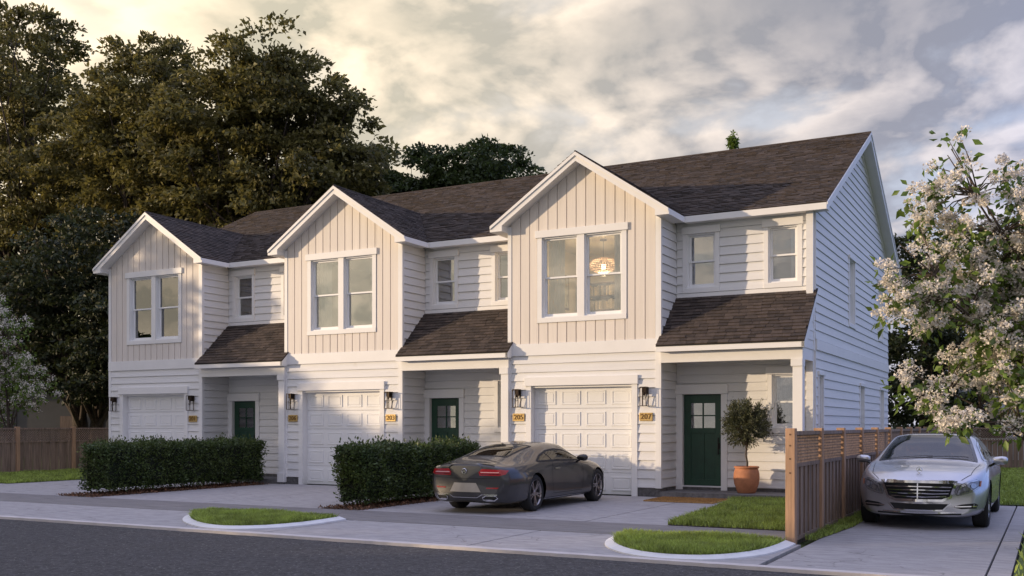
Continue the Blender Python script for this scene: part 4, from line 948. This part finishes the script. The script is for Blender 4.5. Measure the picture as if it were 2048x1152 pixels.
# ------------------------------------------------------------------ cars
def catmull(xs, ys, q):
    xs, ys, q = np.asarray(xs, float), np.asarray(ys, float), np.asarray(q, float)
    d = np.diff(ys) / np.diff(xs); m = np.zeros(len(xs)); m[1:-1] = np.where(d[:-1] * d[1:] > 0, 2 * d[:-1] * d[1:] / (d[:-1] + d[1:] + 1e-12), 0); m[0], m[-1] = d[0], d[-1]
    i = np.clip(np.searchsorted(xs, q) - 1, 0, len(xs) - 2); h = xs[i + 1] - xs[i]; t = (q - xs[i]) / h
    return (2 * t ** 3 - 3 * t ** 2 + 1) * ys[i] + (t ** 3 - 2 * t ** 2 + t) * h * m[i] + (-2 * t ** 3 + 3 * t ** 2) * ys[i + 1] + (t ** 3 - t ** 2) * h * m[i + 1]
def crv(P, n):
    """Catmull-Rom through the section's control points"""
    P = np.asarray(P, float); m = len(P); out = []
    Q = np.vstack([2 * P[0] - P[1], P, 2 * P[-1] - P[-2]]); Q[0] = (-P[1][0], P[1][1]); Q[-1] = (-P[-2][0], P[-2][1])
    for s in range(m - 1):
        p0, p1, p2, p3 = Q[s], Q[s + 1], Q[s + 2], Q[s + 3]; k = n
        d1 = np.linalg.norm(p1 - p0) ** .5; d2 = np.linalg.norm(p2 - p1) ** .5 + 1e-6; d3 = np.linalg.norm(p3 - p2) ** .5
        m1 = (p2 - p1) if d1 < 1e-6 else ((p1 - p0) / d1 - (p2 - p0) / (d1 + d2) + (p2 - p1) / d2) * d2
        m2 = (p2 - p1) if d3 < 1e-6 else ((p2 - p1) / d2 - (p3 - p1) / (d2 + d3) + (p3 - p2) / d3) * d2
        for j in range(k):
            t = j / k; out.append((2 * t ** 3 - 3 * t ** 2 + 1) * p1 + (t ** 3 - 2 * t ** 2 + t) * m1 + (-2 * t ** 3 + 3 * t ** 2) * p2 + (t ** 3 - t ** 2) * m2)
    out.append(P[-1]); return np.array(out)
class Car:
    """body lofted from a table of sections; features are cut from and laid on that surface"""
    def __init__(s, tab, bend_f, bend_r, axles, R, nx=150, nv=9):
        T = np.array(tab, float); s.L = T[-1, 0]; s.axles = axles; s.R = R
        xs = np.unique(np.concatenate([np.linspace(0, s.L, nx), np.linspace(0, .3, 14), np.linspace(s.L - .35, s.L, 16)])); cols = [catmull(T[:, 0], T[:, c], xs) for c in range(1, T.shape[1])]
        rows = []
        for i, x in enumerate(xs):
            zb, w0, w1, z1, w2, z2, w3, z3, w4, z4, w5, z5, z6 = [c[i] for c in cols]
            h = crv([(0, zb), (w0 * .85, zb), (w0, zb + .07), (w1, z1), (w2, z2), (w3, z3), (w4, z4), (w5, z5), (0, z6)], nv)
            full = np.vstack([h, (h * [-1, 1])[-2:0:-1]]); X = np.full(len(full), x); a = np.abs(full[:, 0]) / .95
            X = X - bend_f * np.clip(1 - (s.L - x) / 1.3, 0, 1) ** 1.5 * a ** 2.4 + bend_r * np.clip(1 - x / 1.0, 0, 1) ** 1.5 * a ** 2.4
            rows.append(np.column_stack([X, full]))
        n = len(rows[0]); V = [r for r in rows]; F = []
        m = len(rows)
        for i in range(m - 1):
            for j in range(n): F.append((i * n + j, i * n + (j + 1) % n, (i + 1) * n + (j + 1) % n, (i + 1) * n + j))
        V = np.vstack(V).tolist()
        for end, sg in ((0, -1), (m - 1, 1)):     # rounded end caps in rings
            R0 = rows[end]; c = R0.mean(0); c[1] = 0; c[2] = (R0[:, 2].max() + R0[:, 2].min()) / 2; c[0] = R0[:, 0].max() if sg > 0 else R0[:, 0].min(); prev = end * n
            for k, f in enumerate((.9, .75, .55, .3)):
                o = len(V); ring = c + (R0 - c) * f; ring[:, 0] = R0[:, 0] * f + c[0] * (1 - f) + sg * .035 * (1 - f * f); V += ring.tolist()
                for j in range(n):
                    q = (prev + j, prev + (j + 1) % n, o + (j + 1) % n, o + j); F.append(q if sg > 0 else q[::-1])
                prev = o
            o = len(V); V.append([c[0] + sg * .038, 0, c[2]])
            for j in range(n): q = (prev + j, prev + (j + 1) % n, o); F.append(q if sg > 0 else q[::-1])
        s.V = np.array(V); s.F = F; s.bvh = BVHTree.FromPolygons([Vector(v) for v in V], [tuple(f) for f in F])
    def hit(s, d, p, off):
        """project p (2-D) on to the body along direction d: 'f' front, 'r' rear, 'l' / 's' sides, 't' top"""
        o, v = {'f': ((9, p[0], p[1]), (-1, 0, 0)), 'r': ((-4, p[0], p[1]), (1, 0, 0)), 's': ((p[0], -4, p[1]), (0, 1, 0)), 'l': ((p[0], 4, p[1]), (0, -1, 0)), 't': ((p[0], p[1], 4), (0, 0, -1))}[d]
        r = s.bvh.ray_cast(Vector(o), Vector(v))
        if r[0] is None:
            r = s.bvh.find_nearest(Vector(o) + Vector(v) * 4.2)
        n = r[1]
        if n.dot(Vector(v)) > 0: n = -n
        return r[0] + n * off
    def patch(s, d, poly, off=.006, cell=.04, thick=.0, loc=None):
        """a convex outline laid on the body"""
        P = np.array(poly); lo, hi = P.min(0), P.max(0); nx, ny = max(1, int((hi[0] - lo[0]) / cell)), max(1, int((hi[1] - lo[1]) / cell)); mb = MB()
        sgn = sum(poly[i][0] * poly[(i + 1) % len(poly)][1] - poly[(i + 1) % len(poly)][0] * poly[i][1] for i in range(len(poly))) > 0
        Q = list(poly) if sgn else list(poly)[::-1]; idx = {}
        for i in range(nx):
            for j in range(ny):
                a, b = lo[0] + (hi[0] - lo[0]) * i / nx, lo[0] + (hi[0] - lo[0]) * (i + 1) / nx; c, e = lo[1] + (hi[1] - lo[1]) * j / ny, lo[1] + (hi[1] - lo[1]) * (j + 1) / ny
                q = [(a, c), (b, c), (b, e), (a, e)]
                for k in range(len(Q)):
                    p0, p1 = Q[k], Q[(k + 1) % len(Q)]; ax, ay = p1[1] - p0[1], -(p1[0] - p0[0]); q = clip(q, ax, ay, ax * p0[0] + ay * p0[1])
                    if len(q) < 3: break
                if len(q) < 3 or area(q) < 1e-6: continue
                f = []
                for p in q:
                    key = (round(p[0], 4), round(p[1], 4))
                    if key not in idx: idx[key] = len(mb.v); h = s.hit(d, p, off); mb.v.append((h.x, h.y, h.z))
                    if idx[key] not in f: f.append(idx[key])
                if len(f) > 2: mb.f.append(tuple(f))
        return mb
    def strip(s, d, pts, w, off=.007, closed=False):
        """a narrow band along a line on the body"""
        mb = MB(); n = len(pts); fine = []
        for i in range(n if closed else n - 1):
            a, b = pts[i], pts[(i + 1) % n]; k = max(1, int(math.dist(a, b) / .05))
            for j in range(k): fine.append((a[0] + (b[0] - a[0]) * j / k, a[1] + (b[1] - a[1]) * j / k))
        if not closed: fine.append(pts[-1])
        m = len(fine)
        for i in range(m):
            a = fine[(i - 1) % m] if closed else fine[max(i - 1, 0)]; b = fine[(i + 1) % m] if closed else fine[min(i + 1, m - 1)]; t = (b[0] - a[0], b[1] - a[1]); l = math.hypot(*t) or 1; nx, ny = -t[1] / l * w / 2, t[0] / l * w / 2
            for sg in (-1, 1): h = s.hit(d, (fine[i][0] + nx * sg, fine[i][1] + ny * sg), off); mb.v.append((h.x, h.y, h.z))
        for i in range(m if closed else m - 1): j = (i + 1) % m; mb.f.append((i * 2, j * 2, j * 2 + 1, i * 2 + 1))
        return mb
    def body(s, holes):
        """body mesh with wheel arches and glazed openings cut out"""
        V = s.V.copy(); keep = []
        def inside(p, poly):
            c = False; j = len(poly) - 1
            for i in range(len(poly)):
                if (poly[i][1] > p[1]) != (poly[j][1] > p[1]) and p[0] < (poly[j][0] - poly[i][0]) * (p[1] - poly[i][1]) / (poly[j][1] - poly[i][1]) + poly[i][0]: c = not c
                j = i
            return c
        ra = s.R * 1.10; zc = s.R
        rr = [np.where(np.abs(V[:, 1]) > .52, np.hypot(V[:, 0] - ax, V[:, 2] - zc), 9) for ax in s.axles]; ins = np.minimum(*rr) < ra
        for f in s.F:
            if all(ins[i] for i in f): continue
            c = V[list(f)].mean(0); kill = bool(any(ins[i] for i in f) and c[2] < s.R * .8)
            for d, poly in holes:
                if d == 't': kill |= c[2] > .8 and inside((c[0], c[1]), poly)
                else: kill |= c[2] > .8 and abs(c[1]) > .35 and inside((c[0], c[2]), poly)
            if not kill: keep.append(f)
        for ax, r in zip(s.axles, rr):
            m = (r < ra) & (V[:, 2] > zc * .8); dx, dz = V[m, 0] - ax, V[m, 2] - zc; l = np.hypot(dx, dz) + 1e-9; V[m, 0] = ax + dx / l * ra; V[m, 2] = zc + dz / l * ra
        mb = MB(); mb.v = [tuple(v) for v in V]; mb.f = keep; return mb.mesh('body', True)
def wheel_parts(R, w, spokes, style):
    ty = MB().lathe([(R * .70, -w / 2 + .012), (R * .80, -w / 2), (R * .93, -w / 2 + .008), (R * .99, -w / 2 + .035), (R, -w / 4), (R, w / 4), (R * .99, w / 2 - .035), (R * .93, w / 2 - .008), (R * .80, w / 2), (R * .70, w / 2 - .012)], 48, (0, 0, 0), 'y').mesh('tyre', True)
    rim = MB().lathe([(R * .72, w / 2 - .004), (R * .735, w / 2 - .012), (R * .70, w / 2 - .020), (R * .67, w / 2 - .05), (R * .66, -w / 2 + .02)], 48, (0, 0, 0), 'y')
    sp = MB()
    for i in range(spokes):
        for dd in ((-.10, .10) if style == 'twin' else (0,)):
            a = 6.283 * i / spokes; a0, a1 = a + dd * 1.2, a + dd * 1.6; r0, r1 = R * .13, R * .70; ww = .013
            p0 = Vector((math.cos(a0) * r0, w / 2 - .035, math.sin(a0) * r0)); p1 = Vector((math.cos(a1) * r1, w / 2 - .014, math.sin(a1) * r1)); t = (p1 - p0).normalized(); n = Vector((-t.z, 0, t.x)).normalized()
            sp.prism([p0 - n * ww * 1.3, p0 + n * ww * 1.3, p1 + n * ww, p1 - n * ww], [q + Vector((0, -.03, 0)) for q in (p0 - n * ww * 1.3, p0 + n * ww * 1.3, p1 + n * ww, p1 - n * ww)])
    sp.lathe([(.0, w / 2 - .028), (R * .10, w / 2 - .028), (R * .17, w / 2 - .038), (R * .17, w / 2 - .08)], 20, (0, 0, 0), 'y')
    disc = MB().lathe([(.0, -.01), (R * .50, -.01), (R * .50, -.03), (.0, -.03)], 28, (0, 0, 0), 'y')
    return ty, rim.mesh('rim', True), sp.mesh('spokes'), disc.mesh('brake_disc')
def add_wheels(t, car, R, w, track, spokes, style, alloy):
    ty, rim, sp, disc = wheel_parts(R, w, spokes, style)
    for ax in car.axles:
        for sg in (1, -1):
            o = obj('wheel', ty, 'tyre', t); o.location = (ax, sg * track, R); o.rotation_euler = (0, 0.3 * ax, 0 if sg > 0 else math.pi)
            for nm, me, m in (('rim', rim, alloy), ('spokes', sp, alloy), ('brake_disc', disc, 'matt_black')): obj(nm, me, m, o)
    n = 14
    for ax in car.axles:
        for sg in (1, -1):
            wl = MB()
            for y in (sg * .50, sg * .875): wl.v += [(ax + math.cos(a) * R * 1.13, y, R + math.sin(a) * R * 1.13) for a in [math.pi * i / n for i in range(n + 1)]]
            wl.f += [(i, i + 1, n + 2 + i, n + 1 + i) for i in range(n)] + [tuple(range(n + 1))]
            obj('wheel_well', wl.mesh('wheel_well', fix=False), 'matt_black', t)
def seat(t, x, y, m, face=1, z=.36):
    sb = MB(); sb.ext([(-.28, 0), (.26, 0), (.28, .14), (-.26, .16)], 'y', -.25, .25); sb.ext([(-.20 * 1, .12), (-.05, .12), (-.20, .62), (-.33, .62)], 'y', -.24, .24); sb.ext([(-.32, .65), (-.21, .65), (-.24, .83), (-.33, .83)], 'y', -.14, .14)
    o = bevel(obj('seat', sb, m, t), .04, 3); o.location = (x, y, z); o.scale = (face, 1, 1); return o
def mirror(t, x, y, z, sg, m):
    mb = MB(); n = 12; rings = []
    for yy, a, b in ((-.02, .035, .030), (.03, .065, .060), (.13, .075, .070), (.19, .062, .060), (.215, .030, .030)):
        rings.append([(x + math.cos(6.283 * i / n) * a * .9 - (.05 * abs(yy)), y + sg * yy, z + math.sin(6.283 * i / n) * b) for i in range(n)])
    mb.v = [q for r in rings for q in r]; mb.f = [(r * n + i, r * n + (i + 1) % n, r * n + n + (i + 1) % n, r * n + n + i) for r in range(len(rings) - 1) for i in range(n)] + [tuple(range(n)), tuple(range(len(mb.v) - n, len(mb.v)))]
    o = obj('wing_mirror', mb.mesh('wing_mirror', True), m, t)
    obj('mirror_arm', MB().tube([(x + .02, y - sg * .07, z - .10), (x + .0, y + sg * .04, z - .04)], [.025, .02], 8), 'gloss_black', o); return o
def both(f):
    for sg in (1, -1): f(sg)

# the dark coupe, seen from behind
TC = [[0.00, .27, .66, .74, .44, .76, .66, .70, .80, .58, .855, .34, .885, .895],
      [0.10, .22, .79, .86, .44, .87, .66, .79, .825, .62, .875, .36, .905, .915],
      [0.40, .19, .88, .94, .45, .945, .67, .85, .85, .64, .905, .36, .94, .95],
      [0.85, .18, .92, .965, .45, .965, .69, .875, .875, .66, .985, .42, 1.035, 1.05],
      [1.35, .17, .925, .965, .45, .955, .69, .875, .895, .64, 1.085, .44, 1.145, 1.165],
      [1.85, .17, .915, .95, .44, .935, .68, .865, .90, .62, 1.165, .44, 1.225, 1.245],
      [2.35, .17, .91, .94, .44, .925, .68, .86, .89, .62, 1.20, .44, 1.262, 1.28],
      [2.85, .17, .91, .94, .44, .925, .68, .86, .88, .63, 1.17, .44, 1.238, 1.26],
      [3.30, .17, .915, .945, .44, .935, .68, .87, .87, .68, 1.02, .46, 1.09, 1.115],
      [3.70, .17, .92, .955, .45, .945, .68, .87, .855, .70, .915, .46, .965, .98],
      [4.20, .18, .90, .955, .45, .945, .67, .84, .82, .66, .865, .40, .895, .905],
      [4.65, .20, .84, .90, .45, .89, .63, .77, .745, .58, .785, .34, .81, .82],
      [4.95, .24, .72, .79, .42, .78, .55, .66, .645, .50, .675, .30, .69, .70],
      [5.05, .28, .60, .66, .42, .65, .51, .57, .575, .43, .60, .26, .61, .615]]
cc = Car(TC, .25, .16, (1.14, 4.15), .345)
ct = thing('coupe', 'dark grey two door coupe parked before the right garage door', 'car', (2.24, -5.80, .001), math.radians(90)); ct.scale = (.965, .95, 1)
cside = [(1.30, .925), (1.62, 1.03), (2.0, 1.11), (2.4, 1.135), (2.8, 1.105), (3.12, 1.02), (3.42, .905), (2.4, .92)]
crear = [(.78, -.46), (.78, .46), (1.72, .50), (1.72, -.50)]
cfront = [(2.95, -.52), (2.95, .52), (3.62, .62), (3.62, -.62)]
def inset(p, f): c = np.mean(p, 0); return [tuple(c + (np.array(q) - c) * f) for q in p]
bd = obj('body', cc.body([('s', cside), ('t', inset(crear, .97)), ('t', inset(cfront, .97))]), 'coupe_paint', ct)
for d in ('s', 'l'):
    w = obj('side_window', cc.patch(d, [cside[0], cside[1], cside[2], cside[3], cside[4], cside[5], cside[6], cside[7]], .002, .05).mesh('side_window', True), 'coupe_glass', ct)
    obj('window_seal', cc.strip(d, cside, .030, .004, True).mesh('s', True), 'matt_black', w)
    obj('window_pillar', cc.strip(d, [(1.86, 1.08), (2.02, .92)], .03, .004).mesh('s', True), 'matt_black', w)
rw_ = obj('rear_window', cc.patch('t', crear, .003, .05).mesh('rear_window', True), 'coupe_glass', ct); obj('window_seal', cc.strip('t', crear, .045, .005, True).mesh('s', True), 'matt_black', rw_)
fw_ = obj('windscreen', cc.patch('t', cfront, .003, .05).mesh('windscreen', True), 'coupe_glass', ct); obj('window_seal', cc.strip('t', cfront, .045, .005, True).mesh('s', True), 'gloss_black', fw_)
obj('cabin', MB().box(.95, 3.5, -.78, .78, .22, .58), 'matt_black', ct)
for x in (1.75, 2.55):
    for y in (-.36, .36): seat(ct, x, y, 'leather_dark', 1, .30)
obj('parcel_shelf', MB().box(.85, 1.4, -.66, .66, .58, .80), 'matt_black', ct)
def tail(sg):
    p = [(sg * .30, .76), (sg * .36, .82), (sg * .70, .808), (sg * .83, .79), (sg * .80, .72), (sg * .70, .70), (sg * .32, .70)]
    o = obj('tail_light', cc.patch('r', p, .012, .03).mesh('tail_light', True), 'tail_red', ct)
    obj('light_bar', cc.patch('r', [(sg * .34, .752), (sg * .34, .768), (sg * .70, .764), (sg * .70, .750)], .018, .05).mesh('b', True), 'tail_white', o)
    obj('lower_bar', cc.patch('r', [(sg * .34, .722), (sg * .34, .73), (sg * .74, .732), (sg * .74, .724)], .016, .05).mesh('b', True), 'gloss_black', o)
    obj('reflector', cc.patch('r', [(sg * .45, .462), (sg * .45, .486), (sg * .70, .49), (sg * .66, .462)], .008, .05).mesh('r', True), 'tail_red', ct)
    e = obj('exhaust_tip', cc.patch('r', [(sg * .40, .265), (sg * .38, .30), (sg * .44, .335), (sg * .64, .335), (sg * .66, .30), (sg * .60, .262)], .012, .03).mesh('e', True), 'matt_black', ct)
    obj('chrome_ring', cc.strip('r', [(sg * .40, .265), (sg * .38, .30), (sg * .44, .335), (sg * .64, .335), (sg * .66, .30), (sg * .60, .262)], .018, .020, True).mesh('c', True), 'chrome', e)
both(tail)
obj('boot_lip', cc.strip('t', [(.055, -.60), (.035, -.35), (.03, 0), (.035, .35), (.055, .60)], .05, .020).mesh('l', True), 'coupe_paint', ct)
obj('plate_recess', cc.patch('r', [(-.34, .40), (-.24, .565), (.24, .565), (.34, .40)], .006, .05).mesh('p', True), 'plate_panel', ct)
obj('boot_seam', cc.strip('r', [(-.72, .665), (-.30, .645), (.30, .645), (.72, .665)], .009, .004).mesh('b', True), 'matt_black', ct)
obj('bumper_seam', cc.strip('r', [(-.66, .355), (-.36, .355), (-.26, .30), (.26, .30), (.36, .355), (.66, .355)], .012, .004).mesh('b', True), 'chrome', ct)
obj('diffuser', cc.patch('r', [(-.36, .20), (-.30, .285), (.30, .285), (.36, .20)], .006, .05).mesh('d', True), 'matt_black', ct)
em = MB()
h = cc.hit('r', (0, .775), .012)
for i in range(3): a = math.pi / 2 + i * 2.0944; em.prism([(h.x, .045 * math.cos(a), h.z + .045 * math.sin(a)), (h.x, .009 * math.cos(a + 1.05), h.z + .009 * math.sin(a + 1.05)), (h.x, .0, h.z), (h.x, .009 * math.cos(a - 1.05), h.z + .009 * math.sin(a - 1.05))], [(h.x - .008, .045 * math.cos(a), h.z + .045 * math.sin(a)), (h.x - .008, .009 * math.cos(a + 1.05), h.z + .009 * math.sin(a + 1.05)), (h.x - .008, .0, h.z), (h.x - .008, .009 * math.cos(a - 1.05), h.z + .009 * math.sin(a - 1.05))])
em.tube([(h.x - .004, .047 * math.cos(t * .3927), h.z + .047 * math.sin(t * .3927)) for t in range(17)], .006, 5, False)
obj('badge', em, 'chrome', ct)
for d in ('s', 'l'):
    dr = obj('door', cc.strip(d, [(2.0, .90), (1.86, .72), (1.84, .50), (1.92, .30), (3.28, .30), (3.36, .60), (3.34, .86)], .009, .003).mesh('d', True), 'matt_black', ct)
    obj('door_handle', cc.patch(d, [(2.02, .755), (2.02, .785), (2.24, .785), (2.24, .755)], .016, .03).mesh('h', True), 'chrome', dr)
    obj('sill_trim', cc.strip(d, [(1.56, .215), (3.72, .215)], .022, .006).mesh('s', True), 'chrome', ct)
    for ax in cc.axles: obj('arch_lip', cc.strip(d, [(ax + .393 * math.cos(a), .345 + .393 * math.sin(a)) for a in np.linspace(.05, math.pi - .05, 24)], .022, .005).mesh('a', True), 'coupe_paint', ct)
both(lambda sg: mirror(ct, 3.12, sg * .93, .955, sg, 'gloss_black'))
add_wheels(ct, cc, .345, .25, .815, 5, 'twin', 'alloy')

# the silver sedan, seen from the front
TS = [[0.00, .32, .66, .76, .5, .78, .75, .72, .93, .58, .97, .34, .99, .995],
      [0.15, .26, .82, .88, .5, .90, .75, .82, .97, .62, 1.015, .36, 1.03, 1.035],
      [0.60, .20, .90, .95, .5, .955, .76, .87, .99, .66, 1.045, .40, 1.065, 1.07],
      [1.10, .18, .93, .965, .5, .965, .77, .885, 1.0, .66, 1.19, .45, 1.235, 1.25],
      [1.60, .18, .93, .965, .5, .965, .77, .885, 1.0, .64, 1.34, .47, 1.395, 1.41],
      [2.20, .18, .93, .965, .5, .965, .77, .885, 1.0, .63, 1.39, .48, 1.445, 1.465],
      [2.90, .18, .93, .965, .5, .965, .77, .885, .99, .64, 1.385, .48, 1.44, 1.46],
      [3.30, .18, .93, .965, .5, .965, .76, .89, .985, .67, 1.29, .49, 1.355, 1.38],
      [3.85, .18, .93, .965, .5, .965, .75, .90, .97, .76, 1.06, .52, 1.11, 1.13],
      [4.10, .18, .93, .965, .5, .965, .74, .90, .95, .76, .975, .52, 1.01, 1.03],
      [4.60, .19, .90, .965, .49, .96, .72, .885, .90, .72, .925, .48, .95, .965],
      [5.00, .20, .86, .93, .48, .93, .68, .83, .83, .66, .86, .44, .89, .90],
      [5.22, .21, .80, .86, .46, .85, .62, .74, .745, .58, .78, .40, .805, .815],
      [5.32, .23, .74, .78, .45, .77, .58, .68, .68, .52, .72, .36, .75, .76]]
sc_ = Car(TS, .42, .16, (1.12, 4.36), .355)
sv = thing('sedan', 'silver four door sedan facing the street on the right driveway', 'car', (9.80, .42, .001), math.radians(-90))
sside = [(.95, 1.04), (1.35, 1.22), (1.8, 1.33), (2.4, 1.365), (2.9, 1.345), (3.3, 1.25), (3.82, 1.03), (2.4, 1.03)]
sscr = [(3.10, -.56), (3.10, .56), (3.98, .74), (3.98, -.74)]
srear = [(.75, -.54), (.75, .54), (1.45, .54), (1.45, -.54)]
obj('body', sc_.body([('s', sside), ('t', inset(sscr, .97)), ('t', inset(srear, .97))]), 'silver_paint', sv)
for d in ('s', 'l'):
    w = obj('side_window', sc_.patch(d, sside, .002, .05).mesh('w', True), 'car_glass', sv); obj('window_trim', sc_.strip(d, sside, .028, .005, True).mesh('s', True), 'chrome', w)
    for p in ([(2.42, 1.37), (2.50, 1.03)], [(1.30, 1.20), (1.42, 1.02)]): obj('window_pillar', sc_.strip(d, p, .05, .004).mesh('s', True), 'gloss_black', w)
ws = obj('windscreen', sc_.patch('t', sscr, .003, .05).mesh('w', True), 'car_glass', sv); obj('window_seal', sc_.strip('t', sscr, .05, .005, True).mesh('s', True), 'gloss_black', ws)
obj('wiper', sc_.strip('t', [(4.0, -.60), (3.95, .08)], .022, .02).mesh('w', True), 'matt_black', ws); obj('wiper', sc_.strip('t', [(4.0, .0), (3.93, .62)], .022, .026).mesh('w', True), 'matt_black', ws)
rw_ = obj('rear_window', sc_.patch('t', srear, .003, .05).mesh('w', True), 'car_glass', sv)
obj('cabin', MB().box(.95, 3.9, -.82, .82, .25, .55), 'leather_dark', sv)
obj('dashboard', MB().ext([(3.5, .55), (4.0, .55), (4.02, .93), (3.80, .97), (3.5, .92)], 'y', -.80, .80), 'leather_dark', sv)
sw = MB().tube([(3.38 + .09 * math.sin(a), .36 + .17 * math.cos(a), .93 + .15 * math.sin(a)) for a in np.linspace(0, 6.283, 25)], .014, 6, False); obj('steering_wheel', sw, 'leather_dark', sv)
for x in (1.7, 2.75):
    for y in (-.37, .37): seat(sv, x, y, 'leather_brown', 1, .42)
obj('mirror_inside', MB().box(3.35, 3.39, -.11, .11, 1.24, 1.30), 'matt_black', sv)
# grille, lamps, air intakes
G = [(-.53, .735), (.53, .735), (.45, .50), (.33, .45), (-.33, .45), (-.45, .50)]
g = obj('grille', sc_.patch('f', G, .006, .04).mesh('g', True), 'matt_black', sv)
obj('grille_surround', sc_.strip('f', G, .038, .014, True).mesh('s', True), 'chrome', g)
for z, hw in ((.665, .46), (.615, .44), (.565, .42), (.515, .39)): obj('grille_slat', sc_.strip('f', [(-hw, z), (0, z - .004), (hw, z)], .013, .022).mesh('s', True), 'chrome', g)
obj('grille_slat', sc_.strip('f', [(0, .47), (0, .71)], .016, .024).mesh('s', True), 'chrome', g)
def lampf(sg):
    p = [(sg * .50, .60), (sg * .56, .685), (sg * .68, .745), (sg * .80, .775), (sg * .85, .74), (sg * .84, .65), (sg * .76, .59), (sg * .60, .535), (sg * .53, .53)]
    o = obj('headlight', sc_.patch('f', p, .006, .03).mesh('h', True), 'lamp_lens', sv)
    obj('lamp_rim', sc_.strip('f', [(sg * .55, .55), (sg * .59, .67), (sg * .70, .735), (sg * .81, .755)], .026, .018).mesh('r', True), 'lamp_silver', o)
    obj('lamp_rim', sc_.strip('f', [(sg * .60, .555), (sg * .76, .61), (sg * .83, .66)], .016, .016).mesh('r', True), 'lamp_silver', o)
    for y, z, r in ((.655, .635, .038), (.755, .675, .036)): obj('projector', sc_.patch('f', [(sg * y + r * math.cos(a), z + r * math.sin(a)) for a in np.linspace(0, 6.283, 12, False)], .016, .02).mesh('p', True), 'lamp_silver', o)
    obj('indicator', sc_.strip('f', [(sg * .838, .66), (sg * .845, .745)], .018, .018).mesh('i', True), 'amber', o)
    q = [(sg * .52, .345), (sg * .50, .36), (sg * .60, .395), (sg * .78, .415), (sg * .82, .39), (sg * .80, .335), (sg * .60, .325)]
    v = obj('air_intake', sc_.patch('f', q, .006, .03).mesh('a', True), 'matt_black', sv); obj('chrome_blade', sc_.strip('f', [(sg * .51, .358), (sg * .80, .368)], .016, .014).mesh('b', True), 'chrome', v)
both(lampf)
lg = obj('lower_grille', sc_.patch('f', [(-.42, .40), (.42, .40), (.34, .31), (-.34, .31)], .006, .04).mesh('l', True), 'matt_black', sv)
obj('bumper_trim', sc_.strip('f', [(-.45, .405), (-.35, .305), (.35, .305), (.45, .405)], .014, .012).mesh('t', True), 'chrome', lg)
obj('lip_trim', sc_.strip('f', [(-.52, .268), (0, .262), (.52, .268)], .018, .012).mesh('t', True), 'chrome', sv)
obj('lower_lip', sc_.strip('f', [(-.60, .245), (0, .24), (.60, .245)], .025, .010).mesh('t', True), 'matt_black', sv)
obj('bonnet_seam', sc_.strip('t', [(5.12, -.60), (4.9, -.72), (4.1, -.80)], .008, .003).mesh('b', True), 'matt_black', sv)
obj('bonnet_seam', sc_.strip('t', [(5.12, .60), (4.9, .72), (4.1, .80)], .008, .003).mesh('b', True), 'matt_black', sv)
h = sc_.hit('t', (5.12, 0), 0); em = MB(); r = .042; cz = h.z + .055
for i in range(3):
    a = math.pi / 2 + i * 2.0944; P4 = [(r * math.cos(a), r * math.sin(a)), (.010 * math.cos(a + 1.05), .010 * math.sin(a + 1.05)), (0, 0), (.010 * math.cos(a - 1.05), .010 * math.sin(a - 1.05))]
    em.prism([(h.x - .004, y, cz + z) for y, z in P4], [(h.x + .004, y, cz + z) for y, z in P4])
em.tube([(h.x, r * math.cos(t * .3927), cz + r * math.sin(t * .3927)) for t in range(17)], .0045, 5, False); em.tube([(h.x, 0, h.z - .005), (h.x, 0, cz - r)], [.012, .006], 8)
obj('bonnet_ornament', em, 'chrome', sv)
for d in ('s', 'l'):
    for pts in ([(3.62, .95), (3.62, .55), (3.58, .28), (2.48, .28), (2.50, .98)], [(2.48, .28), (1.62, .28), (1.48, .55), (1.40, .98)]): 
        dr = obj('door', sc_.strip(d, pts, .009, .003).mesh('d', True), 'matt_black', sv); x = pts[-2][0] + .12 if pts[0][0] > 3 else 1.6
        obj('door_handle', sc_.patch(d, [(x, .87), (x, .90), (x + .22, .90), (x + .22, .87)], .018, .03).mesh('h', True), 'chrome', dr)
    for ax in sc_.axles: obj('arch_lip', sc_.strip(d, [(ax + .404 * math.cos(a), .355 + .404 * math.sin(a)) for a in np.linspace(.05, math.pi - .05, 24)], .022, .005).mesh('a', True), 'silver_paint', sv)
both(lambda sg: mirror(sv, 3.62, sg * .97, 1.03, sg, 'silver_paint'))
add_wheels(sv, sc_, .355, .245, .83, 10, 'single', 'alloy_light')
